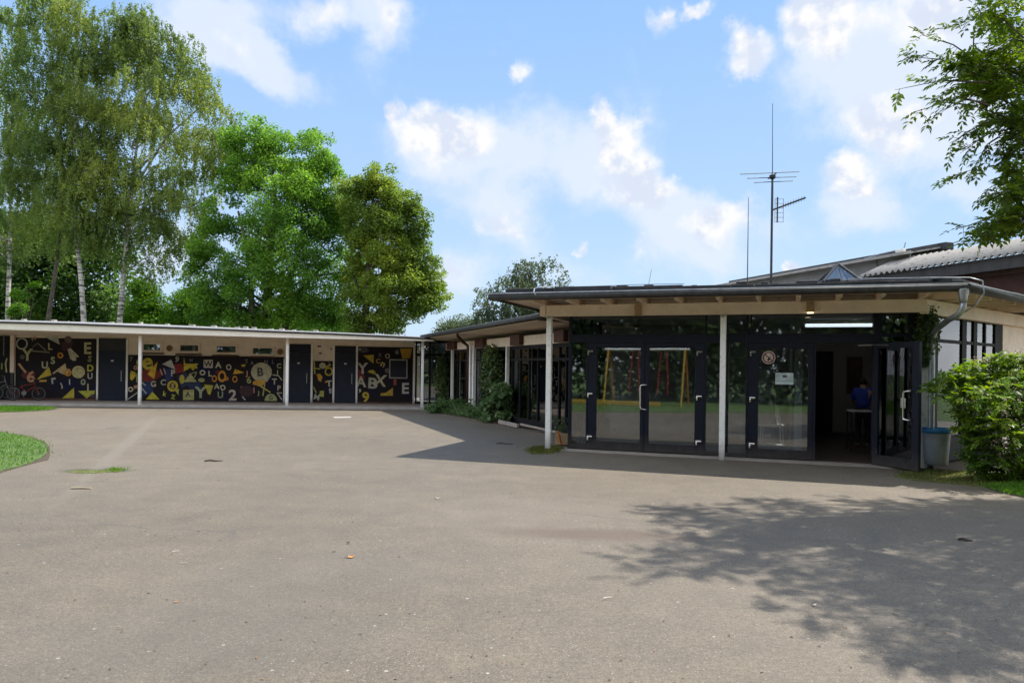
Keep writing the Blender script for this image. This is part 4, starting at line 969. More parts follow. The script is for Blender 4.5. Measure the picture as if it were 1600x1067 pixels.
mb = MB(); mb.box(FH, -1, e1 - .25, HE + top - .05, HE + top, 3.2, 4.56); mb.build('clerestory_wall', M['greywall'], hall, .01)
mb = MB(); mb.prism([FH.pt(-1, HE + top - .35), FH.pt(e1 - .15, HE + top - .35), FH.pt(e1 - .15, HR), FH.pt(-1, HR)], [4.43, 4.43, 4.66, 4.66], 0, 0, [4.47, 4.47, 4.70, 4.70]); mb.build('upper_roof', M['eter'], hall)
mb = MB(); mb.box(FH, -1, e1, HR - .04, HR + .22, 4.60, 4.79); mb.build('ridge_capping', M['felt'], hall, .02)
mb = MB(); mb.box(FH, e1 - .35, e1 - .12, HE + top - .4, HE + top - .3, 4.5, 4.57); mb.build('roof_clamp', M['white'], hall, .01)
mb = MB(); mb.tube([FH.pt(e1 - 2.6, HR - .05, 4.72), FH.pt(e1 - 2, HR - .12, 4.76), FH.pt(e1 - 1.2, HR - .1, 4.80), FH.pt(e1 - 1.15, HR - .1, 4.95)], .014, 5); mb.tube([FH.pt(e1 - 1.3, HE + top - .08, 4.55), FH.pt(e1 - 1.25, HE + top - .08, 4.2)], .014, 5); mb.build('conductor_wire', M['zinc'], hall)
mb = MB(); sA = hx(1290, 438, HE + .3); mb.prism([FH.pt(-1, HE - .9), FH.pt(s0 - .1, HE - .9), FH.pt(s0 - .1, HE + top - .06), FH.pt(-1, HE + top - .06)], [3.35] * 4, 0, 0, [3.42, 3.42, 4.15, 4.15]); mb.build('lower_roof', M['eter'], hall)
# pyramid skylight
c = at(1309, 440, 16.2); ax, az = at(1309, 412.5, 16.2), at(1309, 441, 16.2); r_ = (at(1336, 440, 16.2) - at(1281, 440, 16.2)).length / 2
sk = empty('roof_skylight', (c.x, c.y, 3.1), 'small blue grey pyramid skylight on the flat roof before the hall', 'skylight')
FK = Frame((c.x, c.y), -10); zb = az.z - .02; apex = Vector((c.x, c.y, ax.z))
cor = [FK.pt(x * r_, y * r_, zb) for x, y in ((-1, -1), (1, -1), (1, 1), (-1, 1))]
mb = MB()
M['skyglass'] = glass('skylight_glazing', .2, (.86, .92, .97), .05)
for i in range(4): mb.add([cor[i], cor[(i + 1) % 4], apex], [(0, 1, 2)])
mb.build('glazing', M['skyglass'], sk)
mb = MB()
for i in range(4):
    mb.tube([cor[i], apex + Vector((0, 0, .01))], .028, 6); mb.tube([cor[i], cor[(i + 1) % 4]], .03, 6)
mb.tube([(cor[0] + cor[1]) / 2, apex], .015, 5); 
for q in ((-r_, r_, -r_, -r_ + .04), (-r_, r_, r_ - .04, r_), (-r_, -r_ + .04, -r_ + .0405, r_ - .0405), (r_ - .04, r_, -r_ + .0405, r_ - .0405)): mb.box(FK, *q, 3.0, zb - .02)
mb.build('frame', M['zincdark'], sk)
# the light well under the skylight: an opening through deck, roof, soffit and ceiling
ct = MB().box(FK, -r_ + .05, r_ - .05, -r_ + .05, r_ - .05, 2.4, 3.3).build('well', M['white'])
for o_ in (deck, roof, sof, ceil_):
    for md in list(o_.modifiers): o_.modifiers.remove(md)
    md = o_.modifiers.new('well', 'BOOLEAN'); md.operation = 'DIFFERENCE'; md.object = ct; md.solver = 'EXACT'
bpy.context.view_layer.update(); dg = bpy.context.evaluated_depsgraph_get()
for o_ in (deck, roof, sof, ceil_):
    me_ = bpy.data.meshes.new_from_object(o_.evaluated_get(dg)); o_.modifiers.clear(); o_.data = me_
bpy.data.objects.remove(ct)
mb = MB(); k_ = r_ - .045
for q in ((-k_ - .02, k_ + .02, -k_ - .02, -k_), (-k_ - .02, k_ + .02, k_, k_ + .02), (-k_ - .02, -k_, -k_ + .0005, k_ - .0005), (k_, k_ + .02, -k_ + .0005, k_ - .0005)): mb.box(FK, *q, 2.702, 2.903)
mb.build('light_well', M['white'], sk)
# ------------------------------------------------------------------ roof antenna and lightning rod
D = 17.6
b0_, t0_ = at(1208.5, 442, D), at(1207, 272, D)
an = empty('roof_antenna', (b0_.x, b0_.y, 3.0), 'tall roof antenna mast with horizontal rods and a thin whip on top', 'antenna')
X0, Y0 = t0_.x, t0_.y
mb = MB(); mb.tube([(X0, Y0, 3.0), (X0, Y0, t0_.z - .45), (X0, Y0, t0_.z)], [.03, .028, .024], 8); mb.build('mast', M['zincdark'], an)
wt = at(1205, 162, D).z; mb = MB(); mb.tube([(X0, Y0, t0_.z), (X0 - .01, Y0, (wt + t0_.z) / 2), (X0 - .02, Y0, wt)], [.011, .008, .006], 6); mb.build('whip', M['zincdark'], an)
for l, r, zz in ((1153.5, 1252.5, (275, 266)), (1164.5, 1248, (281.5, 274)), (1175, 1242.5, (288, 280.5))):
    p, q = at(l, zz[0], D), at(r, zz[1], D); mb = MB(); mb.tube([p + Vector((0, -.15, 0)), q + Vector((0, .15, 0))], .0095, 6); mb.build('rod', M['zincdark'], an)
mb = MB(); mb.lathe((X0, Y0, t0_.z - .13), [(.03, 0), (.075, .03), (.075, .09), (.03, .12)], 10); mb.tube([(X0, Y0 - .25, t0_.z - .05), (X0, Y0 + .3, t0_.z - .04)], .014, 6); mb.build('hub', M['blackmetal'], an)
p, q = at(1205, 329, D), at(1246, 316.5, D); mb = MB(); mb.tube([p, q + Vector((0, -.5, 0))], .02, 6)
mb.build('boom', M['zincdark'], an)
for i in range(9):
    m_ = p.lerp(q + Vector((0, -.5, 0)), .35 + i * .075); mb = MB(); mb.tube([m_ + Vector((0, 0, -.06)), m_ + Vector((0, 0, .06))], .005, 5); mb.build('element', M['zincdark'], an)
mb = MB(); cxx = at(1216, 328, D)
for i in range(6): mb.tube([cxx + Vector((-.06, .05, -.28 + i * .11)), cxx + Vector((.14, .05, -.28 + i * .11))], .006, 5)
for i in (-1, 1): mb.tube([cxx + Vector((.04 + i * .1, .05, -.28)), cxx + Vector((.04 + i * .1, .05, .28))], .005, 5)
mb.tube([cxx + Vector((-.02, 0, -.3)), cxx + Vector((-.02, 0, .3))], .018, 6); mb.build('reflector', M['zincdark'], an)
D2 = 17.2; b0_, t0_ = at(1171.5, 440, D2), at(1169.5, 309, D2)
mb = MB(); mb.tube([(t0_.x, t0_.y, 3.0), (t0_.x, t0_.y, 4.2), (t0_.x, t0_.y, t0_.z)], [.014, .011, .006], 7); mb.lathe((t0_.x, t0_.y, 2.99), [(.06, 0), (.06, .05), (.02, .08)], 10)
tag(mb.build('lightning_rod', M['zincdark']), 'thin plain lightning rod on the pavilion roof beside the antenna', 'lightning rod')
t0_ = at(1018, 421, 15.5); b0_ = at(1012, 448, 15.5); mb = MB(); mb.tube([(b0_.x, b0_.y, 3.0), (b0_.x + .01, b0_.y, b0_.z), (t0_.x, t0_.y, t0_.z)], [.006, .005, .004], 5)
tag(mb.build('roof_wire', M['zincdark']), 'short bent wire stub sticking up from the middle of the pavilion roof', 'wire')
# ------------------------------------------------------------------ vegetation helpers
def unit(a): return a / np.maximum(np.linalg.norm(a, axis=1, keepdims=True), 1e-9)


def leaf_mesh(name, P, D, Nn, Ls, Ws, m, parent=None, tone=None, fold=.18):
    """one small folded rhombus per leaf: P base point, D leaf direction, Nn up side, Ls length, Ws width"""
    P = np.asarray(P, np.float64); n = len(P); D = unit(np.asarray(D, float)); S = unit(np.cross(D, np.asarray(Nn, float))); U = np.cross(S, D)
    Ls = np.broadcast_to(np.asarray(Ls, float), (n,))[:, None]; Ws = np.broadcast_to(np.asarray(Ws, float), (n,))[:, None]
    V = np.empty((n, 4, 3)); mid = P + D * Ls * .48
    V[:, 0] = P; V[:, 1] = mid + S * Ws / 2 + U * Ws * fold; V[:, 2] = P + D * Ls - U * Ls * .06; V[:, 3] = mid - S * Ws / 2 + U * Ws * fold
    me = bpy.data.meshes.new(name)
    me.vertices.add(4 * n); me.vertices.foreach_set('co', V.astype(np.float32).ravel())
    me.loops.add(4 * n); me.loops.foreach_set('vertex_index', np.arange(4 * n, dtype=np.int32))
    me.polygons.add(n); me.polygons.foreach_set('loop_start', np.arange(0, 4 * n, 4, dtype=np.int32))
    me.update(calc_edges=True)
    at_ = me.attributes.new('leaf_tone', 'FLOAT', 'FACE')
    at_.data.foreach_set('value', (RNG.random(n) if tone is None else np.asarray(tone)).astype(np.float32))
    me.materials.append(m)
    o = bpy.data.objects.new(name, me); COL.objects.link(o)
    if parent is not None:
        o.parent = parent; o.matrix_parent_inverse = parent.matrix_world.inverted()
    return o


def rdir(n): return unit(RNG.normal(size=(n, 3)))


def in_poly(pts, poly):
    x, y = pts[:, 0], pts[:, 1]; ins = np.zeros(len(pts), bool); n = len(poly)
    for i in range(n):
        x0, y0 = poly[i - 1]; x1, y1 = poly[i]
        c = ((y0 > y) != (y1 > y)) & (x < (x1 - x0) * (y - y0) / ((y1 - y0) if y1 != y0 else 1e-9) + x0)
        ins ^= c
    return ins


def edge_dist(pts, poly):
    d = np.full(len(pts), 1e9); n = len(poly)
    for i in range(n):
        a, b = np.array(poly[i - 1], float), np.array(poly[i], float); ab = b - a
        t = np.clip(((pts - a) @ ab) / max(ab @ ab, 1e-9), 0, 1); d = np.minimum(d, np.linalg.norm(pts - (a + t[:, None] * ab), axis=1))
    return d


def at_many(px, d):
    rx, ry = px[:, 0] - CX, CY - px[:, 1]
    return np.stack([(rx * RC - ry * RS) / FPX * d, d, CAMZ + (rx * RS + ry * RC) / FPX * d], 1)


def clump_points(poly, depth, n, thick, gaps=(), rpx=14, inset_=.6, k=.8):
    """clump centres filling the rounded volume of a crown whose outline is poly"""
    poly = [tuple(map(float, p)) for p in poly]; lo = np.min(poly, 0); hi = np.max(poly, 0); out = np.zeros((0, 2))
    for _ in range(60):
        p = lo + RNG.random((n * 3, 2)) * (hi - lo); p = p[in_poly(p, poly)]
        ok = edge_dist(p, poly) > rpx * inset_ * RNG.random(len(p))
        hx_, hy_ = p[:, 0] * depth / FPX, p[:, 1] * depth / FPX
        ok &= np.sin(2.1 * hx_ + 1.7 * np.sin(1.3 * hy_)) * np.sin(2.6 * hy_ + 1.3 * np.sin(1.9 * hx_)) + .4 * RNG.normal(size=len(p)) > -.55
        for gx, gy, gr in gaps: ok &= np.hypot(p[:, 0] - gx, p[:, 1] - gy) > gr + rpx * .35
        out = np.concatenate([out, p[ok]])
        if len(out) >= n: break
    out = out[:n]; ed = edge_dist(out, poly) * depth / FPX
    dy = (RNG.random(len(out)) * 2 - 1) * np.minimum(thick, ed * k + .3)
    return at_many(out, depth + dy)


def leafy(C, R, per, L, style, flat=.55, jitter=.12):
    """leaves for clumps: C centres, R clump radius"""
    P, D, Nn, Z, T = [], [], [], [], []
    for c in C:
        r = R * RNG.uniform(.5, 1.45); n = int(per * (r / R) ** 2)
        if style == 'broad':
            d = rdir(n); q = RNG.random(n) ** .45
            p = c + d * (q * r)[:, None] * np.array([1, 1, flat]); p[:, 2] -= .12 * ((p[:, :2] - c[:2]) ** 2).sum(1) / max(r, .1)
            dd = unit(d * np.array([1, 1, .3]) + RNG.normal(size=(n, 3)) * .6 + np.array([0, 0, -.25])); nn = unit(np.array([0, 0, 1.0]) + RNG.normal(size=(n, 3)) * .55)
        else:      # hanging birch strands
            ns = max(5, int(n / 26)); a = RNG.random(ns) * 6.283; q = np.sqrt(RNG.random(ns)) * r
            top = np.stack([c[0] + np.cos(a) * q, c[1] + np.sin(a) * q, c[2] + r * .45 * (1 - (q / r) ** 2) + RNG.normal(size=ns) * .12], 1)
            ln = RNG.uniform(.3, 1.2, ns) * r * 1.25; k = RNG.integers(0, ns, n); t = RNG.random(n) ** .85
            out = np.stack([np.cos(a), np.sin(a), np.zeros(ns)], 1)
            p = top[k] + out[k] * (np.sqrt(t) * .22 * r)[:, None] + RNG.normal(size=(n, 3)) * .045; p[:, 2] -= t * ln[k]
            dd = unit(RNG.normal(size=(n, 3)) * .7 + np.array([0, 0, -.9])); nn = rdir(n)
        P.append(p); D.append(dd); Nn.append(nn); T.append(np.clip(RNG.random(n) * .75 + RNG.uniform(0, .25), 0, 1))
    P = np.concatenate(P); n = len(P)
    return P, np.concatenate(D), np.concatenate(Nn), L * RNG.uniform(.7, 1.3, n), np.concatenate(T)


def limb(mb, a, b, r0, r1, sag=.0, wob=.12, n=6, k=7):
    a, b = Vector(a), Vector(b); L = (b - a).length; pts = []
    o = Vector((random.uniform(-1, 1), random.uniform(-1, 1), random.uniform(-1, 1))) * wob * L
    for i in range(n + 1):
        t = i / n; pts.append(a.lerp(b, t) + o * math.sin(math.pi * t) * .5 + Vector((0, 0, -sag * L * math.sin(math.pi * t))))
    mb.tube(pts, [r0 + (r1 - r0) * i / n for i in range(n + 1)], k, caps=False); return pts


def tree(name, label, group, poly, depth, trunk_px, r0, n, R, per, leaf, style, lm, bark, thick=3.0, gaps=(), cat='tree', limbs=26, flat=.55, wl=.75, extra=(), kk=.8):
    base = at(trunk_px[0][0], trunk_px[0][1], depth); base.z = 0
    root = empty(name, (base.x, base.y, 0), label, cat, group)
    C = clump_points(poly, depth, n, thick, gaps, R * FPX / depth * .8, k=kk)
    P, D, Nn, Ls, T = leafy(C, R, per, leaf, style, flat)
    pe = []
    for i in range(len(poly)):          # loose shoots standing out of the outline
        (x0, y0), (x1, y1) = poly[i - 1], poly[i]; m_ = int(math.hypot(x1 - x0, y1 - y0) / 5) + 1
        for _ in range(m_):
            f = random.random(); j = R * FPX / depth * .4; pe.append((x0 + (x1 - x0) * f + random.gauss(0, j), y0 + (y1 - y0) * f + random.gauss(0, j)))
    pe = np.array([q for q in pe if q[1] < 470]); C2 = at_many(pe, depth + RNG.normal(size=len(pe)) * .5)
    P2, D2, N2, L2, T2 = leafy(C2, R * .48, per * .3, leaf, style, max(flat, .9))
    P, D, Nn, Ls, T = (np.concatenate(z) for z in ((P, P2), (D, D2), (Nn, N2), (Ls, L2), (T, T2)))
    leaf_mesh('crown', P, D, Nn, Ls, Ls * wl, lm, root, T)
    tp = [Vector((base.x, base.y, -.1))] + [at(x, y, depth) for x, y in trunk_px]
    k = len(tp); mb = MB(); mb.tube(tp, [r0 * (1 - .8 * i / (k - 1)) for i in range(k)], 10, caps=False)
    for ex in extra:
        q = [at(x, y, depth + ex[0]) for x, y in ex[1]]; mb.tube(q, [ex[2] * (1 - .7 * i / (len(q) - 1)) for i in range(len(q))], 7, caps=False)
    idx = RNG.permutation(len(C))[:limbs]; low = tp[2].z if k > 3 else tp[1].z
    for i in idx:
        c = Vector(C[i]); zt = max(low, min(c.z - .35 * (Vector((c.x, c.y, 0)) - Vector((base.x, base.y, 0))).length - .3, tp[-1].z))
        for j in range(k - 1):
            if tp[j].z <= zt <= tp[j + 1].z or j == k - 2:
                f = min(1, max(0, (zt - tp[j].z) / max(.01, tp[j + 1].z - tp[j].z))); s = tp[j].lerp(tp[j + 1], f); break
        rr_ = r0 * (1 - .75 * min(1, zt / max(.1, tp[-1].z))) * .42
        limb(mb, s, c, max(.02, rr_), .012, sag=-.08, n=5, k=5)
    mb.build('trunk', bark, root, smooth=True)
    return root


LM = dict(
    birchgreen=leaf_mat('green_birch_leaves', (.045, .090, .028), (.120, .185, .050), (.25, .32, .075), .5, .32),
    wood=leaf_mat('understorey_leaves', (.024, .055, .014), (.06, .12, .025), (.14, .23, .04), .4, .35),
    birch=leaf_mat('birch_leaves', (.055, .100, .028), (.155, .215, .052), (.32, .36, .08), .52, .32),
    bright=leaf_mat('bright_maple_leaves', (.034, .085, .022), (.115, .235, .038), (.27, .42, .06), .54, .3),
    olive=leaf_mat('yellow_green_leaves', (.040, .085, .018), (.135, .205, .036), (.30, .35, .055), .52, .3),
    dark=leaf_mat('dark_wood_leaves', (.010, .022, .007), (.024, .05, .012), (.06, .10, .02), .3, .3),
    lime=leaf_mat('lime_bush_leaves', (.03, .085, .010), (.075, .18, .016), (.15, .27, .025), .42, .6),
    far=leaf_mat('grey_green_leaves', (.05, .075, .035), (.09, .12, .06), (.16, .19, .11), .45, .5),
    near=leaf_mat('near_ash_leaves', (.035, .065, .014), (.095, .155, .022), (.22, .31, .034), .55, 1.2, .42),
    bush=leaf_mat('shrub_leaves', (.026, .068, .012), (.10, .20, .022), (.30, .39, .035), .46, 1.5, .45),
    bed=leaf_mat('bed_plant_leaves', (.05, .10, .036), (.10, .18, .06), (.22, .30, .14), .35, 1.5),
    ivy=leaf_mat('ivy_leaves', (.035, .065, .022), (.07, .12, .035), (.14, .19, .06), .3, 2),
    grass=leaf_mat('grass_blades', (.04, .12, .008), (.075, .19, .014), (.15, .27, .025), .35, 1.3, .6),
    moss=leaf_mat('moss_tufts', (.06, .075, .015), (.10, .115, .022), (.17, .17, .03), .3, 3, .7),
    litter=leaf_mat('dry_leaf_litter', (.07, .035, .02), (.15, .09, .05), (.30, .19, .11), .1, 3, .8),
)
# ---- the four weeping birches behind the mural wing
DB = 39.0
skyg = [(70, 85, 13), (78, 102, 11), (174, 124, 15), (187, 140, 14), (156, 190, 12), (300, 182, 15), (286, 166, 9), (324, 188, 8), (181, 225, 9), (206, 233, 10), (250, 420, 20), (285, 405, 22), (268, 450, 14), (295, 340, 16), (322, 300, 16), (225, 455, 12)]
tree('birch_tree', 'weeping birch with a thin pale trunk, at the outer end of the birch row', 'birches behind the mural wing',
     [(-90, 60), (-30, 15), (12, 22), (24, 70), (28, 110), (55, 150), (62, 240), (60, 330), (40, 395), (-70, 420)], DB + 1.5, [(13, 560), (12, 490), (15, 400), (16, 330), (14, 200), (0, 80)], .17, 150, .66, 310, .09, 'birch', LM['birchgreen'], M['birch'], 2.6, skyg, limbs=20)
tree('birch_tree', 'slender leaning birch with a brownish trunk, second from the outer end of the birch row', 'birches behind the mural wing',
     [(22, 120), (28, 50), (42, 8), (62, -25), (82, -4), (92, 30), (104, 100), (112, 210), (118, 330), (95, 400), (62, 380), (25, 360), (18, 220)], DB + .4, [(68, 560), (75, 500), (86, 430), (93, 370), (98, 280), (92, 150), (72, 30)], .15, 150, .64, 310, .09, 'birch', LM['birchgreen'], M['bark'], 2.4, skyg, limbs=20)
tree('birch_tree', 'tall birch with the brightest white trunk leaning slightly, third along the birch row', 'birches behind the mural wing',
     [(86, 20), (100, -10), (118, -14), (126, 22), (142, 50), (166, 110), (176, 250), (172, 345), (135, 392), (96, 350), (86, 190)], DB - .6, [(137, 560), (131, 500), (127, 440), (119, 370), (115, 300), (118, 180), (122, 40)], .18, 165, .64, 310, .09, 'birch', LM['birch'], M['birch'], 2.4, skyg, limbs=22)
tree('birch_tree', 'broad weeping birch with long hanging twigs, last of the row beside the bright maple', 'birches behind the mural wing',
     [(140, 34), (165, 22), (190, 30), (198, 44), (214, 24), (224, 18), (246, 30), (252, 60), (280, 74), (302, 72), (307, 110), (326, 122), (337, 142), (336, 165), (352, 172), (366, 198), (364, 238), (346, 262), (330, 290), (338, 318), (312, 335), (312, 352), (268, 405), (230, 425), (168, 390), (148, 250), (136, 120)], DB, [(180, 560), (187, 500), (193, 430), (197, 380), (205, 300), (220, 180), (240, 80)], .18, 340, .66, 310, .09, 'birch', LM['birch'], M['birch'], 3.4, skyg, limbs=44,
     extra=((0, [(205, 300), (260, 215), (310, 170), (332, 160)], .07), (-.3, [(200, 350), (255, 330), (300, 322), (330, 305)], .06), (0, [(27, 128), (70, 165), (92, 190)], .05)))
# ---- broadleaf trees
tree('maple_tree', 'bright green maple with spreading layered crown, largest tree behind the mural wing', 'broadleaf trees behind the mural wing',
     [(360, 207), (378, 200), (401, 192), (422, 200), (440, 214), (460, 221), (480, 216), (488, 203), (500, 215), (504, 240), (530, 266), (538, 295), (556, 326), (543, 338), (540, 356), (566, 395), (556, 433), (566, 470), (557, 510), (384, 512), (300, 508), (286, 447), (304, 392), (314, 350), (335, 340), (330, 309), (338, 284), (360, 257), (352, 232)], 37.0,
     [(415, 560), (416, 500), (420, 440), (424, 380), (430, 320), (425, 250)], .3, 540, .52, 215, .115, 'broad', LM['bright'], M['bark'], 4.2, [(345, 322, 12), (372, 335, 9), (350, 375, 10), (372, 400, 8), (325, 420, 9), (345, 440, 9), (395, 455, 9), (380, 480, 8), (312, 470, 6), (460, 430, 7), (505, 380, 7), (535, 410, 6), (390, 325, 7)], limbs=70, flat=.72,
     extra=((-.4, [(395, 520), (392, 440), (385, 380), (372, 330)], .16), (.3, [(445, 520), (452, 440), (470, 380), (486, 330)], .18), (0, [(455, 470), (500, 420), (530, 400)], .08)))
tree('maple_tree', 'rounded yellow green tree at the end of the mural wing beside open sky', 'broadleaf trees behind the mural wing',
     [(537, 286), (552, 281), (564, 283), (574, 272), (585, 263), (594, 276), (609, 284), (620, 296), (630, 307), (640, 318), (648, 312), (650, 330), (653, 345), (667, 343), (662, 356), (656, 366), (661, 395), (670, 402), (680, 414), (682, 440), (690, 465), (685, 484), (665, 491), (650, 492), (646, 505), (632, 512), (613, 521), (564, 519), (540, 505), (537, 482), (552, 378), (532, 326)], 35.0,
     [(570, 560), (571, 500), (574, 440), (578, 380), (582, 320), (585, 285)], .24, 360, .46, 215, .112, 'broad', LM['olive'], M['bark'], 3.6, [(560, 350, 8), (570, 402, 7), (590, 425, 7), (560, 440, 8), (605, 460, 6), (585, 480, 6), (620, 440, 5), (630, 488, 6), (548, 470, 6)], limbs=50, flat=.75,
     extra=((0, [(574, 470), (600, 420), (630, 380), (645, 350)], .09), (.2, [(572, 480), (552, 430), (548, 380)], .08)))
# ---- woodland and bushes behind the wing
dk = clump_points([(-60, 340), (40, 330), (120, 350), (200, 370), (300, 420), (330, 440), (460, 430), (560, 430), (600, 470), (600, 540), (-60, 540)], 47, 330, 2.5, (), 20)
dk = dk[RNG.random(len(dk)) < np.where((project(dk)[:, 0] > 215) & (project(dk)[:, 1] < 500), .0, 1)]
P, D, Nn, Ls, T = leafy(dk, 1.3, 190, .26, 'broad', .8)
tag(leaf_mesh('woodland', P, D, Nn, Ls, Ls * .75, LM['wood'], None, T), kind='stuff')


def shrub(name, label, poly, depth, n, R, per, leaf, lm, group=None, thick=1.2, cat='shrub', stems=7):
    lo, hi = np.min(poly, 0), np.max(poly, 0); b = at((lo[0] + hi[0]) / 2, hi[1], depth)
    root = empty(name, (b.x, b.y, 0), label, cat, group)
    C = clump_points(poly, depth, n, thick, (), R * FPX / depth * .7)
    P, D, Nn, Ls, T = leafy(C, R, per, leaf, 'broad', .7); leaf_mesh('foliage', P, D, Nn, Ls, Ls * .7, lm, root, T)
    mb = MB()
    for i in range(min(stems, len(C))): limb(mb, (b.x + random.uniform(-.2, .2), b.y, -.05), C[i], .03, .01, n=4, k=5)
    mb.build('stem', M['bark'], root); return root


shrub('lime_bush', 'sunlit lime green bush behind the mural wing roof beside the maple trunk', [(262, 520), (268, 480), (280, 462), (296, 444), (318, 450), (332, 470), (350, 478), (350, 520)], 40.5, 34, .6, 420, .12, LM['lime'])
shrub('lime_bush', 'low sunlit bush showing over the mural wing roof below the broad weeping birch', [(190, 520), (200, 470), (222, 440), (240, 446), (262, 466), (276, 490), (276, 520)], 41.5, 34, .6, 420, .12, LM['lime'])
shrub('young_sapling', 'thin bright sapling leaning out of the dark wood between the first two birch trunks', [(14, 500), (22, 462), (40, 445), (62, 436), (60, 452), (40, 462), (34, 500)], 40, 9, .35, 200, .12, LM['lime'])
# ---- airy tree behind the link wing
tree('young_tree', 'airy grey green young tree standing behind the link wing roof', None,
     [(748, 474), (752, 460), (762, 452), (775, 446), (786, 439), (795, 432), (804, 436), (806, 422), (813, 413), (824, 420), (834, 412), (840, 409), (846, 413), (851, 420), (862, 416), (868, 427), (880, 434), (882, 450), (880, 500), (860, 520), (740, 520)], 31, [(812, 560), (815, 500), (822, 450), (836, 418)], .09, 150, .34, 110, .085, 'birch', LM['far'], M['bark'], 1.6, [(828, 432, 5), (856, 440, 5), (782, 460, 5), (795, 450, 4)], limbs=34)
shrub('hedge', 'low pale hedge top just showing above the far end of the link wing roof', [(690, 525), (692, 506), (715, 503), (745, 496), (765, 500), (765, 525)], 40, 26, .5, 220, .12, LM['far'])


# ---- compound-leaf sprays: the shrub by the entrance and the tree beside the yard
class Sprays:
    def __init__(s): s.P, s.D, s.N, s.L, s.T, s.mb = [], [], [], [], [], MB()

    def spray(s, a, b, pairs, L, droop=.25, twig=.004, spread=.9, tone=None):
        a, b = Vector(a), Vector(b); ax = b - a; ln = ax.length; ax.normalize()
        side = ax.cross(Vector((0, 0, 1)))
        if side.length < .05: side = Vector((1, 0, 0))
        side.normalize(); up = side.cross(ax); tn = RNG.random() * .5 if tone is None else tone
        pts = [a.lerp(b, t) - Vector((0, 0, 1)) * droop * ln * t * t * .5 for t in (0, .35, .7, 1)]
        s.mb.tube(pts, [twig, twig * .8, twig * .6, twig * .3], 4, caps=False)
        for i in range(pairs):
            t = .15 + .85 * (i + .5) / pairs; p = a.lerp(b, t) - Vector((0, 0, 1)) * droop * ln * t * t * .5
            for sg in (-1, 1):
                d = side * sg * spread + ax * random.uniform(.35, .9) + Vector((0, 0, random.uniform(-.55, .15)))
                s.P.append(p); s.D.append(d); s.N.append(up + Vector((random.gauss(0, .3), random.gauss(0, .3), random.gauss(0, .2)))); s.L.append(L * random.uniform(.7, 1.2)); s.T.append(min(1, tn + RNG.random() * .5))
        s.P.append(pts[-1]); s.D.append(ax + Vector((0, 0, -.3))); s.N.append(up); s.L.append(L); s.T.append(min(1, tn + RNG.random() * .5))

    def cluster(s, c, r, k, L, pairs=4, flat=.6):
        c = Vector(c)
        for _ in range(k):
            d = Vector(rdir(1)[0]); d.z = d.z * flat + random.uniform(-.1, .1); a = c + d * r * random.uniform(0, .45); s.spray(a, a + d.normalized() * r * random.uniform(.45, .8), pairs, L)

    def build(s, root, lm, bark, wl=.42, crown='crown', stem='trunk'):
        leaf_mesh(crown, np.array([tuple(p) for p in s.P]), np.array([tuple(p) for p in s.D]), np.array([tuple(p) for p in s.N]), np.array(s.L), np.array(s.L) * wl, lm, root, np.array(s.T))
        s.mb.build(stem, bark, root, smooth=True)


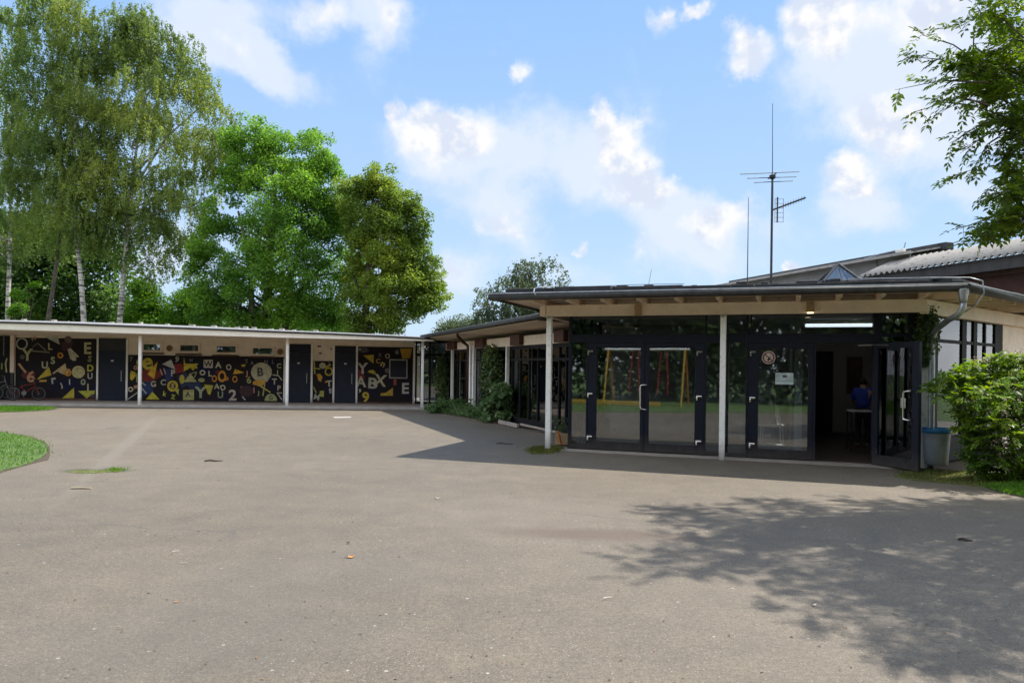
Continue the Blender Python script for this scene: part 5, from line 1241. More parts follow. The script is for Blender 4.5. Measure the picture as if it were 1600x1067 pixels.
def big_shade_tree():
    tx, ty = 10.4, 10.6
    root = empty('ash_tree', (tx, ty, 0), 'ash tree with drooping leafy branches reaching in over the yard beside the entrance', 'tree')
    S = Sprays(); crown0 = Vector((tx, ty, 4.6))
    S.mb.tube([(tx, ty, -.1), (tx - .1, ty, 2), (tx - .15, ty - .1, 4.6), (tx - .5, ty - .4, 7.5), (tx - .8, ty - .8, 10.5)], [.28, .22, .19, .12, .04], 12, caps=False)
    # branches one sees against the sky: (pixel, spray tip pixel, depth)
    vis = [((1545, 130), (1398, 141), 8.3, 11), ((1530, 118), (1412, 88), 8.4, 12), ((1540, 105), (1440, 55), 8.5, 9), ((1520, 105), (1522, 45), 8.5, 6), ((1600, 60), (1534, 20), 8.2, 9), ((1610, 25), (1560, 3), 8.3, 9), ((1545, 165), (1462, 160), 8.2, 11), ((1540, 160), (1476, 172), 8.3, 6), ((1520, 165), (1434, 174), 8.3, 3),
           ((1590, 180), (1484, 224), 8.4, 11), ((1585, 200), (1500, 240), 8.4, 8), ((1560, 215), (1525, 256), 8.5, 7), ((1600, 210), (1545, 248), 8.6, 8), ((1620, 270), (1536, 300), 8.8, 9), ((1620, 285), (1545, 312), 8.8, 9), ((1640, 320), (1500, 358), 9.0, 13), ((1630, 345), (1506, 384), 9.0, 12), ((1620, 340), (1540, 350), 9.1, 9), ((1610, 300), (1568, 270), 8.8, 7), ((1600, 120), (1500, 100), 8.4, 9), ((1610, 90), (1530, 82), 8.4, 9)]
    hubs = []
    for a, b, d, n in vis:
        A, B = at(a[0], a[1], d), at(b[0], b[1], d - random.uniform(-.2, .2)); m_ = A.lerp(B, .5); hubs.append(A)
        S.mb.tube([A, A.lerp(B, .5) + Vector((0, 0, .07)), B], [.012, .007, .002], 5, caps=False)
        for i in range(n):
            t = random.uniform(.25, 1.0); p = A.lerp(B, t) + Vector((0, 0, .07 * math.sin(math.pi * t)))
            d_ = (B - A).normalized() * random.uniform(.3, 1) + Vector(rdir(1)[0]) * .7; d_.z -= .25
            S.spray(p, p + d_.normalized() * random.uniform(.14, .26), random.choice((3, 3, 4, 4)), .085, .3, .003)
        # denser leaf mass towards the trunk side
    mass = [(1575, 70, 35), (1590, 150, 40), (1560, 110, 28), (1545, 140, 24), (1535, 100, 20), (1585, 35, 25), (1595, 215, 25), (1560, 190, 22), (1590, 245, 22), (1600, 290, 34), (1575, 300, 22), (1590, 345, 32), (1560, 345, 22), (1540, 362, 18), (1610, 100, 50), (1625, 200, 40), (1640, 300, 40), (1640, 360, 30), (1520, 130, 16), (1505, 92, 14), (1590, 110, 40), (1600, 180, 35), (1570, 145, 22), (1600, 325, 30), (1580, 270, 18)]
    for x, y, r in mass:
        for _ in range(2):
            c = at(x + random.uniform(-r, r) * .5, y + random.uniform(-r, r) * .5, random.uniform(8.1, 9.4)); S.cluster(c, r / FPX * 8.6 * 1.25, 11 + r // 4, .088); hubs.append(c)
    # the rest of the crown, above and beside the picture, throws the dappled shade on the yard
    shade = [(1010, 797), (1100, 789), (1200, 782), (1320, 779), (1470, 775), (1680, 770), (1680, 1075), (1600, 1050), (1500, 1036), (1430, 1024), (1345, 1004), (1335, 984), (1270, 968), (1180, 930), (1110, 912), (1045, 902), (984, 893), (975, 878), (1030, 862), (1075, 850), (1030, 835), (1070, 822)]
    vpoly = [(1490, -40), (1490, 250), (1530, 330), (1490, 390), (1700, 400), (1700, -40)]
    gl = ground(1000, 790); n = 0; tries = 0; cl = []
    while n < 360 and tries < 60000:
        tries += 1
        g = np.array([[random.uniform(.6, 7.6), random.uniform(3.6, 9.4), 0]]); pp_ = project(g)
        if not in_poly(pp_, shade)[0]: continue
        edge = edge_dist(pp_, shade)[0]
        # open flecks of sun inside the shade
        v = math.sin(g[0, 0] * 2.3 + 1.1) * math.sin(g[0, 1] * 3.1 + .4) + .6 * math.sin(g[0, 0] * 5.1 + g[0, 1] * 4.3)
        if v > .62 and random.random() < .85: continue
        z = random.uniform(3.6, 9.5); p = Vector((g[0, 0] + SUN.x / SUN.z * z, g[0, 1] + SUN.y / SUN.z * z, z)); q = project(np.array([p]))[0]; r = .42
        mpx = r * FPX / p.y * 1.25
        inside = -mpx < q[0] < 1600 + mpx and -mpx < q[1] < 1067 + mpx
        if inside and not (in_poly(np.array([q]), vpoly)[0] and random.random() < .12): continue
        S.cluster(p, r, 8, .085, 4, .5); n += 1; cl.append(p)
    for x, y in ((1000, 885), (1060, 892), (1030, 800), (1075, 795), (1300, 990), (1400, 1015), (1470, 1028), (1190, 930), (1100, 845), (1250, 955), (1560, 1045)):
        g = ground(x, y)
        for _ in range(30):
            z = random.uniform(4.0, 9.0); p = g + SUN / SUN.z * z; q = project(np.array([p]))[0]
            if not (-60 < q[0] < 1660 and -60 < q[1] < 1100): S.cluster(p, .3, 6, .085); cl.append(p); break
    random.shuffle(hubs); random.shuffle(cl)
    for c in hubs[:36]:
        s = Vector((tx - .2, ty - .15, max(2.8, min(7.5, c.z - .6 * (Vector((c.x, c.y)) - Vector((tx, ty))).length * .4)))); limb(S.mb, s, c, .035, .006, -.06, .1, 7, 5)
    for c in cl[:90]:
        s = Vector((tx - .3, ty - .2, max(3.2, min(9, c.z * .75))))
        pts = limb(MB(), s, c, .04, .006, -.05, .08, 7, 5); q = project(np.array([tuple(p) for p in pts]))
        if ((q[:, 0] > -10) & (q[:, 0] < 1560) & (q[:, 1] > 0) & (q[:, 1] < 1067)).any(): continue
        S.mb.tube(pts, [.04 - .034 * i / 7 for i in range(8)], 5, caps=False)
    S.build(root, LM['near'], M['bark'])


big_shade_tree()


def entrance_shrub():
    root = empty('garden_shrub', (8.3, 11.4, 0), 'big leafy shrub with sunlit top beside the waste bin at the entrance corner', 'shrub')
    S = Sprays(); outline = [(1448, 612), (1462, 594), (1490, 586), (1500, 572), (1510, 564), (1528, 562), (1545, 560), (1560, 552), (1575, 556), (1600, 552), (1680, 545), (1760, 600), (1760, 750), (1560, 755), (1525, 745), (1512, 715), (1508, 690), (1496, 650), (1470, 626)]
    lo, hi = np.min(outline, 0), np.max(outline, 0); n = 0
    while n < 640:
        p = lo + RNG.random((1, 2)) * (hi - lo)
        if not in_poly(p, outline)[0]: continue
        ed = edge_dist(p, outline)[0] * 11 / FPX; d = 11.0 + random.uniform(-1, 1) * min(1.0, ed * 1.2 + .08)
        c = at(p[0, 0], p[0, 1], d)
        if c.z < .12: continue
        S.cluster(c, .16 + min(.12, ed * .3), 5, .072, 4, .5); n += 1
        if n % 9 == 0: limb(S.mb, (8.3 + random.uniform(-.4, .4), 11.4 + random.uniform(-.3, .3), -.05), c, .016, .004, -.05, .12, 5, 5)
    for x, y in ((1446, 610), (1455, 600), (1470, 592), (1482, 590), (1465, 615)): S.cluster(at(x, y, 11.2), .12, 4, .07)
    S.build(root, LM['bush'], M['bark'], .46, 'foliage', 'stem')
    # faded pink-white flower heads
    P = []
    for x, y in ((1530, 560), (1536, 562), (1590, 550), (1598, 547), (1552, 605), (1540, 640), (1520, 628), (1560, 690), (1570, 700), (1556, 698)):
        c = at(x, y, 10.6); P.append(np.array(c) + RNG.normal(size=(26, 3)) * np.array([.05, .05, .022]))
    P = np.concatenate(P); leaf_mesh('blossom', P, rdir(len(P)), rdir(len(P)), .022, .02, paint((.62, .48, .44)), root)


entrance_shrub()
# ---- climbers on the walls
def climber(name, label, pts, r, n, lm, leaf=.07, cat='climber'):
    root = empty(name, (pts[0][0], pts[0][1], 0), label, cat); mb = MB(); mb.tube(pts, [.02] * len(pts), 6); mb.build('stem', M['bark'], root); P = []
    for i in range(len(pts) - 1):
        a, b = np.array(pts[i]), np.array(pts[i + 1]); t = RNG.random(n)[:, None]; rr_ = r[i] + (r[i + 1] - r[i]) * t; d = rdir(n) * RNG.random(n)[:, None] ** .5; P.append(a + (b - a) * t + d * rr_ * np.array([1, 1, .8]))
    P = np.concatenate(P); m_ = len(P); leaf_mesh('foliage', P, RNG.normal(size=(m_, 3)) + np.array([-.2, -.5, -.5]), RNG.normal(size=(m_, 3)) * .6 + np.array([-.2, -.8, .5]), leaf * RNG.uniform(.6, 1.3, m_), leaf * .8, lm, root)


q = lambda p, y, t: tuple(FC.pt(cx(p, y, t), t, max(0.02, FC.hit(p, y, t)[1])))
climber('wall_climber', 'leafy climbing plant growing up the glass near the far end of the link wing', [q(694, 645, .65), q(691, 620, .7), q(690, 585, .7), q(690, 560, .75)], [.2, .28, .32, .2], 420, LM['ivy'], .10)
climber('wall_climber', 'tall loose climber on the link wing glass above the biggest bed bush', [q(772, 640, .6), q(770, 600, .65), q(772, 565, .7), q(768, 545, .75)], [.5, .42, .42, .22], 560, LM['ivy'], .09)
gp = FP.pt(pc, .2, 0)
climber('ivy_plant', 'dark ivy clinging to the peeling corner pillar under the eave by the rain pipe', [(gp.x - .02, gp.y, 1.75), (gp.x, gp.y, 2.0), (gp.x + .02, gp.y, 2.3), (gp.x - .02, gp.y - .1, 2.66)], [.08, .2, .24, .14], 520, LM['ivy'], .065)
# ---- planted bed before the link wing
bed = [ground(x, y) for x, y in ((664, 641), (690, 646.5), (720, 651), (750, 656), (785, 663), (815, 668), (856, 673))]
bw = [FC.pt(FC.loc(p)[0], CT - .05) for p in reversed(bed)]
MB().prism(bed + bw, -.05, .012, 0).build('planted_bed', M['soil'])['kind'] = 'structure'
def bed_leaves(n, x0, x1, h, leaf):
    P = []
    for _ in range(n):
        k = random.uniform(x0, x1); i = int(k); f = k - i; a = bed[i].lerp(bed[i + 1], f); b = FC.pt(FC.loc(a)[0], CT - .1); t = random.random(); p = a.lerp(b, t)
        hh = h * (.35 + .9 * t) * (.75 + .35 * math.sin(k * 9) * math.sin(t * 7 + k)); P.append((p.x, p.y, max(.01, hh * random.random() ** .6)))
    return np.array(P)
P = bed_leaves(3600, 0, 3.6, .42, .09); tag(leaf_mesh('ground_cover', P, RNG.normal(size=(len(P), 3)) + [0, -.3, .5], RNG.normal(size=(len(P), 3)) * .7 + [0, 0, 1], RNG.uniform(.06, .13, len(P)), .055, LM['bed']), kind='stuff')
shrub('bed_bush', 'biggest glossy leaved bush in the planted bed before the link wing glass', [(750, 660), (745, 645), (752, 632), (762, 634), (764, 612), (772, 618), (778, 596), (786, 604), (797, 588), (800, 602), (810, 604), (806, 630), (812, 645), (800, 652), (794, 664), (770, 662)], 21.4, 34, .19, 60, .15, LM['bed'], thick=.45, stems=12)
shrub('bed_bush', 'lower spreading bush at the far end of the planted bed by the mural wing', [(668, 642), (670, 634), (684, 632), (690, 622), (700, 630), (716, 620), (726, 630), (738, 624), (752, 634), (750, 650), (700, 648)], 25.4, 30, .2, 80, .12, LM['bed'], thick=.8)
P = bed_leaves(420, 3.7, 6, .03, .05); P[:, 2] = .02 + RNG.random(len(P)) * .03; e = np.array([[*(bed[3].lerp(bed[6], t) + Vector((RNG.normal() * .12, RNG.normal() * .22, .02)))] for t in RNG.random(500)]); P = np.concatenate([P, e])
tag(leaf_mesh('leaf_litter', P, RNG.normal(size=(len(P), 3)) * [1, 1, .2], RNG.normal(size=(len(P), 3)) * .3 + [0, 0, 1], RNG.uniform(.04, .1, len(P)), .05, LM['litter']), kind='stuff')
# ------------------------------------------------------------------ ground
mb = MB(); n = 48; R_ = 420
mb.add([(0, 0, -.06)] + [(R_ * math.cos(2 * math.pi * i / n), R_ * math.sin(2 * math.pi * i / n), -.06) for i in range(n)], [(0, 1 + i, 1 + (i + 1) % n) for i in range(n)])
tag(mb.build('terrain', M['turf']), kind='structure')
yard = [(-34, -9), (22, -9), (22, 16), (12, 24), (2, 30), (-34, 30)]
mb = MB(); mb.prism([Vector((x, y, 0)) for x, y in yard], -.05, 0); tag(mb.build('asphalt_yard', M['asphalt']), kind='structure')


def lawn(name, pts, blades, h=.06, z=.02, lm='grass', label=None, soil='turf'):
    pts = [Vector((p[0], p[1], 0)) for p in pts]; area = sum(pts[i - 1].x * pts[i].y - pts[i].x * pts[i - 1].y for i in range(len(pts)))
    if area < 0: pts = pts[::-1]
    mb = MB(); mb.prism(pts, -.04, z); tag(mb.build(name, M[soil]), kind='structure')
    if name == 'lawn': tag(MB().prism([p_ + Vector((random.uniform(-.06, .06), random.uniform(-.06, .06), 0)) for p_ in inset(pts, -.07)], -.045, .006).build('soil_edge', M['soil']), kind='structure')
    pl = [(p.x, p.y) for p in pts]; lo, hi = np.min(pl, 0), np.max(pl, 0); out = np.zeros((0, 2))
    while len(out) < blades:
        q = lo + RNG.random((blades * 2, 2)) * (hi - lo) + RNG.normal(size=(blades * 2, 2)) * .0; out = np.concatenate([out, q[in_poly(q, pl)]])
    out = out[:blades] + RNG.normal(size=(blades, 2)) * .05 * RNG.choice([1, 1, 1, 2.2], size=(blades, 1))
    P = np.concatenate([out, np.full((blades, 1), z)], 1); D = RNG.normal(size=(blades, 3)) * [.45, .45, .1] + [0, 0, 1]
    tag(leaf_mesh('grass' if lm == 'grass' else 'moss', P, D, rdir(blades), h * RNG.uniform(.5, 1.5, blades), h * .22, LM[lm], None), kind='stuff')


g = lambda x, y: ground(x, y)
# lawn at the side of the yard, sweeping out of the picture and round behind the camera
edge = [g(0, 676.5), g(20, 679), g(45, 684), g(62, 690), g(74, 699), g(73, 709), g(60, 719), g(35, 728), g(10, 734.5), g(-20, 742)]
lawn('lawn', [(-26, edge[0].y + 1.5), (edge[0].x - 3, edge[0].y + .8)] + [tuple(p) for p in edge] + [(-7.6, 9.4), (-9.5, 8.6), (-26, 9)], 75000, .046)
lawn('lawn', [(-30, 7), (-9.0, 6.4), (-6.5, 4.6), (-4.4, 2.9), (-2.6, 1.0), (-1.4, -.6), (.5, -2.6), (4, -4.6), (10, -6), (21, -7), (21, -40), (-30, -40)], 26000, .09)
lawn('lawn', [tuple(g(-60, 637)), tuple(g(0, 637)), tuple(g(50, 637.2)), tuple(g(88, 639)), tuple(g(70, 641.5)), tuple(g(30, 643.5)), tuple(g(-60, 645))], 9000, .07)
lawn('lawn', [tuple(g(1545, 762)), tuple(g(1600, 757)), tuple(g(1660, 752)), tuple(g(1760, 775)), tuple(g(1640, 782)), tuple(g(1596, 776)), tuple(g(1562, 769))], 9000, .05)
lawn('moss_strip', [tuple(g(1396, 745)), tuple(g(1412, 738)), tuple(g(1440, 733)), tuple(g(1478, 735)), tuple(g(1560, 742)), tuple(g(1600, 748)), tuple(g(1600, 758)), tuple(g(1545, 762)), tuple(g(1480, 755)), tuple(g(1430, 751))], 5000, .03, .01, 'moss', soil='moss')
lawn('moss_strip', [tuple(g(824, 703)), tuple(g(840, 699)), tuple(g(868, 698)), tuple(g(880, 703)), tuple(g(862, 709)), tuple(g(830, 710))], 1500, .05, .008, 'moss', soil='moss')
lawn('moss_strip', [tuple(g(172, 736)), tuple(g(178, 732)), tuple(g(188, 733)), tuple(g(190, 736)), tuple(g(180, 738.5))], 260, .035, .006, 'grass', soil='moss')
lawn('moss_strip', [tuple(g(104, 737)), tuple(g(118, 735)), tuple(g(150, 734.5)), tuple(g(176, 734)), tuple(g(180, 737)), tuple(g(150, 739.5)), tuple(g(122, 739.5))], 420, .016, .004, 'moss', soil='moss')
# faded white paint mark on the asphalt
mb = MB(); mb.prism([g(521, 651.3), g(548, 650.9), g(549, 652.6), g(522, 653.2)], 0.0005, .005); tag(mb.build('paint_mark', M['conc']), kind='structure')
# pale joint of concrete before the doors
MB().prism([FP.pt(SL - .1, .02), FP.pt(px_(1437), .02), FP.pt(px_(1437), G + .03), FP.pt(SL - .1, G + .03)], -.03, .010).build('threshold_strip', M['slab'])['kind'] = 'structure'
# ------------------------------------------------------------------ bits lying on the yard
rr = random.Random(21)
def litter(name, label, cat, x, y, kind, size, col, rot=0.0, group=None):
    c = g(x, y); F = Frame(c, rot); mb = MB()
    if kind == 'stick':
        mb.tube([F.pt(-size / 2, 0, .012), F.pt(-size * .1, size * .06, .014), F.pt(size / 2, -size * .03, .012)], [size * .045, size * .05, size * .03], 6)
    elif kind == 'twig':
        mb.tube([F.pt(-size / 2, 0, .01), F.pt(-size * .2, size * .1, .02), F.pt(size * .1, size * .05, .012), F.pt(size / 2, size * .16, .01)], [.012, .014, .012, .006], 6); mb.tube([F.pt(-size * .05, size * .1, .012), F.pt(size * .15, -size * .12, .01)], [.008, .004], 5)
    else:
        n = 9; vs = []
        for i in range(n):
            a = 2 * math.pi * i / n; r = size * (.5 + .14 * math.sin(3 * a)); vs.append(F.pt(r * math.cos(a), r * .6 * math.sin(a), .006 + .30 * size * abs(math.cos(a)) ** 2))
        k = len(vs); vs.append(F.pt(0, 0, .008)); mb.add(vs, [(i, (i + 1) % n, k) for i in range(n)])
    o = mb.build(name, col); tag(o, label, cat, group)


LW, TW = M['wood'], M['brown']
dead = paint((.40, .33, .22)); orange_leaf = paint((.62, .24, .03)); darkl = paint((.05, .035, .025)); pale = paint((.55, .5, .42))
litter('dry_leaf', 'bright orange curled leaf alone on the open asphalt', 'leaf', 548.5, 871, 'leaf', .075, orange_leaf, 15)
litter('dry_leaf', 'tiny orange leaf scrap on the asphalt well in front of the lawn', 'leaf', 276, 941, 'leaf', .03, orange_leaf, 30)
litter('dry_leaf', 'yellowish leaf on the asphalt in the middle of the yard near the eave shade', 'leaf', 684, 779, 'leaf', .07, pale, 10)
litter('stick', 'straight pale stick lying near the grassy crack by the lawn', 'stick', 127, 764, 'stick', .26, dead, 3)
litter('twig', 'forked dark twig lying in the eave shade before the link wing', 'twig', 788, 694, 'twig', .36, darkl, -22)
litter('twig', 'short dark twig on the sunny asphalt between lawn and mural wing', 'twig', 333, 721, 'twig', .28, darkl, 5)
litter('stick', 'thin pale stick on the open asphalt well before the shaded entrance', 'stick', 949, 936, 'stick', .075, pale, 30)
litter('stick', 'small pale stick lower on the yard below the lawn', 'stick', 187, 983, 'stick', .055, dead, 5)
litter('stick', 'small grey stick, upper of two lying close together on the yard', 'stick', 275, 863, 'stick', .06, pale, 40)
litter('stick', 'small grey stick, lower of two lying close together on the yard', 'stick', 288, 881, 'stick', .05, pale, 10)
litter('dry_leaf', 'dark curled leaf beside the bright orange one', 'leaf', 522, 862.5, 'leaf', .035, darkl, 30)
litter('dry_leaf', 'dark leaf scrap just beyond the bright orange one', 'leaf', 544, 849, 'leaf', .04, darkl, 70)
litter('twig', 'dark twig lying in the tree shade on the asphalt', 'twig', 1508, 845, 'twig', .12, darkl, -35)
litter('dry_leaf', 'pale leaf at the near rim of the tree shade', 'leaf', 1272, 946, 'leaf', .04, pale, 10)
# loose grit and leaf crumbs
P = []
for _ in range(900):
    y = rr.uniform(3.4, 20) ** 1.0; x = rr.uniform(-.72, .72) * y; P.append((x, y, .004))
P = np.array(P); tag(leaf_mesh('grit', P, RNG.normal(size=(len(P), 3)) * [1, 1, .1], RNG.normal(size=(len(P), 3)) * .2 + [0, 0, 1], RNG.uniform(.008, .03, len(P)), .014, LM['litter']), kind='stuff')
# ------------------------------------------------------------------ waste bin
c = FP.pt(px_(1463, 700, .06), .06); zb = .10
bn = empty('waste_bin', (c.x, c.y, 0), 'grey metal waste bin with blue liner hung at the corner pillar beside the shrub', 'bin')
mb = MB(); mb.lathe((c.x, c.y, zb), [(.165, 0), (.17, .01), (.19, .30), (.205, .57), (.21, .58), (.195, .58), (.18, .3), (.16, .02)], 28); mb.build('body', M['bin'], bn, smooth=True)
mb = MB(); mb.lathe((c.x, c.y, zb + .515), [(.205, 0), (.214, .02), (.216, .075), (.205, .083), (.19, .06)], 28); b_ = mb.build('liner', M['liner'], bn, smooth=True)
pl = FP.pt(pc, .3)
mb = MB(); mb.tube([(c.x, c.y + .19, .45), (pl.x, pl.y, .45)], .012, 6); mb.tube([(c.x, c.y + .17, .2), (pl.x, pl.y, .2)], .012, 6); mb.build('bracket', M['zincdark'], bn)
mb = MB(); a = FP.pt(px_(1418), .36); mb.tube([(a.x, a.y, .26), ((a.x + pl.x) / 2, a.y - .1, .23), (pl.x, pl.y - .09, .25)], .014, 6); tag(mb.build('tie_rope', paint((.36, .38, .16))), 'pale rope tied low around the corner pillar beside the waste bin', 'rope')
# planter of boards by the first eave post
c = at(879, 690, 15.3); c.z = 0; F = Frame(c, -20)
pb_ = empty('planter_box', c, 'low wooden planter box with an orange side board behind the first eave post', 'planter')
mb = MB(); mb.box(F, -.12, .32, -.15, .2, .02, .24); mb.build('box', M['wood'], pb_, .01)
mb = MB(); p0, p1 = at(871.5, 673, 15.1), at(876, 693, 15.1); mb.tube([p0, p1], .028, 4); mb.build('side_board', M['orange'], pb_)
P = np.array(F.pt(0, 0, .35)) + RNG.normal(size=(110, 3)) * [.10, .10, .10]; leaf_mesh('foliage', P, RNG.normal(size=(110, 3)) + [0, 0, .4], rdir(110), .07, .04, LM['ivy'], pb_)
# ------------------------------------------------------------------ things inside the entrance
def chair():
    c = at(1206, 690, 15.45); c.z = .018; F = Frame(c, -12)
    r = empty('white_chair', c, 'white tubular chair standing behind the glass of the entrance door', 'chair')
    mb = MB(); mb.box(F, -.24, .24, -.2, .2, .44, .475); mb.build('seat', M['white'], r, .01)
    mb = MB(); mb.tube([F.pt(.14, -.19, .45), F.pt(.09, -.19, .90)], .02, 6); mb.tube([F.pt(.14, .19, .45), F.pt(.09, .19, .90)], .02, 6); mb.box(F, .085, .105, -.19, .19, .62, .86); mb.build('backrest', M['white'], r, .004)
    for x in (-.21, .2):
        for y in (-.18, .18):
            mb = MB(); mb.tube([F.pt(x, y, .0), F.pt(x * .92, y, .44)], .015, 6); mb.build('leg', M['white'], r)
chair()
c = at(1209, 692, 15.3); F = Frame((c.x, c.y), -14); mb = MB(); mb.prism([F.pt(-.46, -.3), F.pt(.36, -.3), F.pt(.5, -.05), F.pt(.40, .25), F.pt(-.46, .25)], .02, .07)  # white board whose pale colour stands for the sun patch below the skylight
tag(mb.build('sun_patch_board', M['white'], None, .01), 'pale flat board under the white chair, put in for a sun patch on the floor', 'board')
c = at(1345, 700, 14.8); F = Frame((c.x, c.y), -14)
tb = empty('side_table', (c.x, c.y, .018), 'small dark metal table just inside the open entrance', 'table')
ta, tz = .24, .80
mb = MB(); mb.box(F, -ta, ta, -.2, .2, tz, tz + .03); mb.build('table_top', M['inwall'], tb, .005)
for x in (-ta + .02, ta - .02):
    for y in (-.18, .18): mb = MB(); mb.box(F, x - .014, x + .014, y - .014, y + .014, .018, tz - .0005); mb.build('leg', M['blackmetal'], tb)
mb = MB()
for z in (.22,): mb.box(F, -ta + .034, ta - .034, -.19, -.17, z, z + .025); mb.box(F, -ta + .034, ta - .034, .17, .19, z, z + .025)
mb.build('stretcher', M['blackmetal'], tb)


def person(c, face, scale):
    """standing child with the back turned, bent slightly forwards, hands to the front"""
    root = empty('person', c, 'person with dark hair in a blue shirt, back turned, behind the small entrance table', 'person'); F = Frame(c, face); s = scale
    J = dict(col=(0, .14, 1.39), pel=(0, 0, .93), waist=(0, .02, 1.07), chest=(0, .09, 1.28), neck=(0, .17, 1.45), head=(0, .22, 1.56), top=(0, .25, 1.70), shl=(-.17, .12, 1.40), shr=(.17, .12, 1.40), ell=(-.23, .22, 1.16), elr=(.23, .22, 1.16), wrl=(-.17, .42, 1.04), wrr=(.17, .42, 1.04), hal=(-.15, .49, 1.02), har=(.15, .49, 1.02), hl=(-.09, 0, .88), hr=(.09, 0, .88), kl=(-.10, .03, .49), kr=(.10, .02, .49), al=(-.10, -.02, .09), ar=(.10, -.03, .09), fl=(-.11, .14, .04), fr=(.11, .13, .04))
    for sd in ('l', 'r'):
        sg = -1 if sd == 'l' else 1; hx_, hy_, hz_ = J['ha' + sd]
        for i in range(4): J['f%s%d' % (sd, i)] = (hx_ + sg * (.028 - .019 * i), hy_ + .075 - .01 * abs(i - 1.2), hz_ - .03)
        J['t' + sd] = (hx_ - sg * .05, hy_ + .02, hz_ - .02)
    E = [('pel', 'waist'), ('waist', 'chest'), ('chest', 'col'), ('col', 'neck'), ('neck', 'head'), ('head', 'top'), ('chest', 'shl'), ('chest', 'shr')]
    R0 = dict(col=.08, pel=.135, waist=.13, chest=.15, neck=.055, head=.085, top=.06, hl=.085, hr=.085)
    for sd in ('l', 'r'):
        E += [('sh' + sd, 'el' + sd), ('el' + sd, 'wr' + sd), ('wr' + sd, 'ha' + sd), ('pel', 'h' + sd), ('h' + sd, 'k' + sd), ('k' + sd, 'a' + sd), ('a' + sd, 'f' + sd), ('ha' + sd, 't' + sd)] + [('ha' + sd, 'f%s%d' % (sd, i)) for i in range(4)]
        R0.update({'sh' + sd: .065, 'el' + sd: .045, 'wr' + sd: .03, 'ha' + sd: .034, 'k' + sd: .058, 'a' + sd: .04, 'f' + sd: .035, 't' + sd: .01}); R0.update({'f%s%d' % (sd, i): .009 for i in range(4)})
    def skin(name, keys, grow, m_, parent):
        ks = [k for k in J if k in keys]; me = bpy.data.meshes.new(name)
        me.from_pydata([F.pt(J[k][0] * s, J[k][1] * s, J[k][2] * s + c[2]) for k in ks], [(ks.index(a), ks.index(b)) for a, b in E if a in ks and b in ks], [])
        o = bpy.data.objects.new(name, me); COL.objects.link(o); o.parent = parent; o.matrix_parent_inverse = parent.matrix_world.inverted()
        o.modifiers.new('skin', 'SKIN'); o.modifiers.new('sub', 'SUBSURF').render_levels = 2
        for i, k in enumerate(ks): r_ = R0[k] * s + grow; me.skin_vertices[0].data[i].radius = (r_, r_)
        me.skin_vertices[0].data[0].use_root = True; me.materials.append(m_); return o
    b = skin('body', set(J), 0, M['skin'], root)
    skin('shirt', {'pel', 'waist', 'chest', 'col', 'shl', 'shr', 'ell', 'elr'}, .032, M['shirt'], root)
    skin('trousers', {'pel', 'hl', 'hr', 'kl', 'kr', 'al', 'ar'}, .014, M['trouser'], root)
    hc = F.pt(0, .235 * s, 1.63 * s + c[2]); mb = MB(); n = 14
    mb.lathe(hc + Vector((0, 0, -.045 * s)), [(.088 * s, -.03 * s), (.104 * s, .02 * s), (.10 * s, .08 * s), (.07 * s, .125 * s), (.02 * s, .145 * s)], 18); mb.build('hair', M['hair'], root, smooth=True)
    mb = MB(); fc = F.pt(0, .33 * s, 1.60 * s + c[2]); mb.lathe(fc, [(.012, 0), (.018, .02), (.006, .05)], 8); mb.build('nose', M['skin'], root)


pc_ = at(1346, 700, 15.5); person(Vector((pc_.x + .02, pc_.y, .018)), -25, .84)


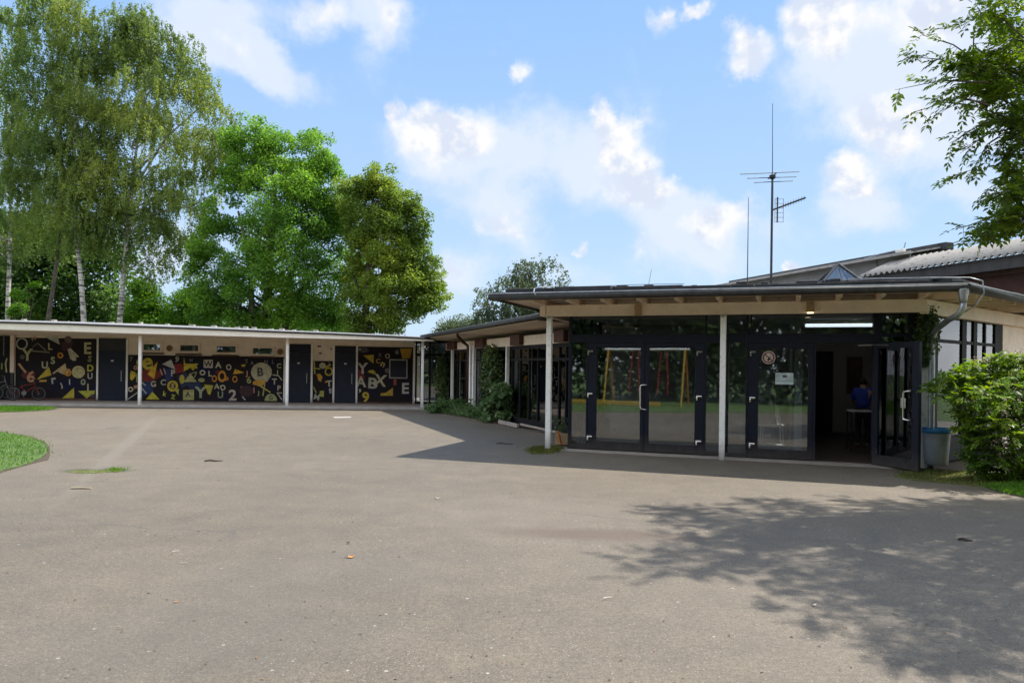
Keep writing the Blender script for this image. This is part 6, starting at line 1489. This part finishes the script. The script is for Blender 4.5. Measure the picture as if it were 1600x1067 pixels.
# ------------------------------------------------------------------ bicycles under the canopy
def bicycle(c, deg, m_, label, sc=1.0, group='bicycles parked under the canopy'):
    F = Frame(c, deg); r = empty('bicycle', c, label, 'bicycle', group); z0 = c[2]; R_ = .27 * sc; wb = .44 * sc
    pt = lambda a, z, t=0: F.pt(a * sc, t * sc, z0 + z * sc)
    for sx in (-1, 1):
        cc = F.pt(sx * wb, 0, z0 + R_); ax = F.n
        mb = MB(); ring = [cc + (F.e * math.cos(2 * math.pi * i / 24) + Vector((0, 0, math.sin(2 * math.pi * i / 24)))) * (R_ - .02) for i in range(25)]; mb.tube(ring, .02, 8, caps=False); wh = mb.build('wheel', M['rubber'], r, smooth=True)
        mb = MB(); ring = [cc + (F.e * math.cos(2 * math.pi * i / 24) + Vector((0, 0, math.sin(2 * math.pi * i / 24)))) * (R_ - .045) for i in range(25)]; mb.tube(ring, .009, 6, caps=False)
        for i in range(12): a = 2 * math.pi * i / 12; mb.tube([cc, cc + (F.e * math.cos(a) + Vector((0, 0, math.sin(a)))) * (R_ - .05)], .0025, 4)
        mb.tube([cc - ax * .04, cc + ax * .04], .02, 8); mb.build('rim', M['dullsteel'], wh)
    bb, st, hd, ht = pt(-.06, .29), pt(-.17, .62), pt(.30, .66), pt(.27, .74)
    mb = MB(); mb.tube([bb, st], .02, 8); mb.tube([bb, pt(.32, .56)], .024, 8); mb.tube([pt(-.15, .56), hd], .02, 8); mb.tube([pt(-.44, .27, .04), pt(-.15, .55)], .012, 6); mb.tube([pt(-.44, .27, .04), bb], .012, 6); mb.tube([pt(.33, .54), ht], .022, 8); mb.build('frame', m_, r, smooth=True)
    mb = MB(); mb.tube([pt(.33, .54), pt(.37, .42, .05), pt(.44, .27, .05)], .014, 6); mb.tube([pt(.33, .54), pt(.37, .42, -.05), pt(.44, .27, -.05)], .014, 6); mb.build('fork', m_, r)
    mb = MB(); mb.tube([pt(.22, .84, .25), pt(.27, .85, .1), pt(.27, .80, 0), pt(.27, .85, -.1), pt(.22, .84, -.25)], .014, 6); mb.tube([ht, pt(.27, .81)], .016, 6); mb.build('handlebar', M['dullsteel'], r)
    mb = MB(); mb.add([pt(-.30, .70, .075), pt(-.30, .70, -.075), pt(-.04, .70, -.02), pt(-.04, .70, .02), pt(-.30, .665, .06), pt(-.30, .665, -.06), pt(-.05, .675, -.015), pt(-.05, .675, .015)], [(0, 3, 2, 1), (4, 5, 6, 7), (0, 1, 5, 4), (1, 2, 6, 5), (2, 3, 7, 6), (3, 0, 4, 7)]); mb.build('saddle', M['rubber'], r, .012)
    mb = MB(); mb.lathe(bb - F.n * .03, [(.085 * sc, 0), (.085 * sc, .008)], 16, 0, F.n); mb.tube([bb, pt(-.06, .14, -.07)], .01, 5); mb.tube([bb, pt(-.06, .44, .07)], .01, 5); mb.build('crank', M['dullsteel'], r)
    mb = MB(); mb.box(Frame(pt(-.06, 0, 0), deg), -.05, .05, -.11 * sc, -.05 * sc, z0 + .13 * sc, z0 + .155 * sc); mb.build('pedal', M['rubber'], r)


zz = .07
k = FL.pt(lwx(54), LT - .55, zz); bicycle(k, FL.deg + 8, M['bikered'], 'small red bicycle leaning before the first painted panel', 1.0)
k = FL.pt(lwx(8), LT - .6, zz); bicycle(k, FL.deg + 35, M['dullsteel'], 'grey bicycle standing beside the pipe casing at the picture edge', 1.1)
k = FL.pt(lwx(-8), LT - .9, zz); bicycle(k, FL.deg + 28, M['blackmetal'], 'black bicycle half cut by the picture edge behind the grey one', 1.1)
# ------------------------------------------------------------------ the playground and trees across the yard (seen mirrored in the doors)
def mirror(px, py):
    r = ray(px, py); d = -CAMZ / r.z; P = Vector((r.x * d, d, 0)); k = (P - FP.pt(0, G)).dot(FP.n); return P - FP.n * 2 * k


a, b = mirror(880, 630.5), mirror(1095, 638); u = (b - a).normalized(); F = Frame(a, math.degrees(math.atan2(u.y, u.x))); L_ = (b - a).length
tag(MB().box(F, -2, L_ * .72, -.08, .08, .02, .20).build('timber_edging', M['yellow'], None, .02), 'long low yellow timber beam edging the play area on the lawn', 'beam')
sw = empty('swing_frame', (a + b) / 2, 'tall swing frame with yellow legs and red ropes beside the lawn', 'swing')
F.o = F.o + F.n * .9 * (1 if F.n.y < 0 else -1)
for x in (L_ * .30, L_ * .86):
    for t in (-1, 1):
        mb = MB(); mb.tube([F.pt(x, t * .75, 0), F.pt(x, t * .08, 2.45)], .04, 8); mb.build('leg', M['yellow'] if t > 0 else M['orange'], sw)
mb = MB(); mb.tube([F.pt(L_ * .27, 0, 2.45), F.pt(L_ * .89, 0, 2.45)], .05, 8); mb.build('crossbar', M['white'], sw)
for x in (.45, .53, .66, .74): mb = MB(); mb.tube([F.pt(L_ * (x + (.03 if x in (.45, .66) else -.01)), 0, 2.4), F.pt(L_ * (x + .01), .25, .5)], .022, 5); mb.build('rope', M['red'], sw)
for x in (.45, .66): mb = MB(); mb.box(F, L_ * x - .03, L_ * (x + .09), .13, .38, .46, .50); mb.build('seat', M['rubber'], sw)
bc_ = []
for x in np.linspace(-40, 34, 2300):
    q_ = FP.pt(x + RNG.normal() * .8, -21.3 - 4.5 * RNG.random() - .04 * abs(x)); bc_.append((q_.x, q_.y, .2 + 10 * RNG.random() ** .8))
P, D, Nn, Ls, T = leafy(np.array(bc_), 1.4, 90, .32, 'broad', .9); tag(leaf_mesh('tree_belt', P, D, Nn, Ls, Ls * .85, LM['dark'], None, T), kind='stuff')
SC.cycles.use_denoising = True; SC.cycles.max_bounces = 8; SC.cycles.transparent_max_bounces = 16; SC.cycles.use_adaptive_sampling = True
SC.cycles.caustics_reflective = False; SC.cycles.caustics_refractive = False
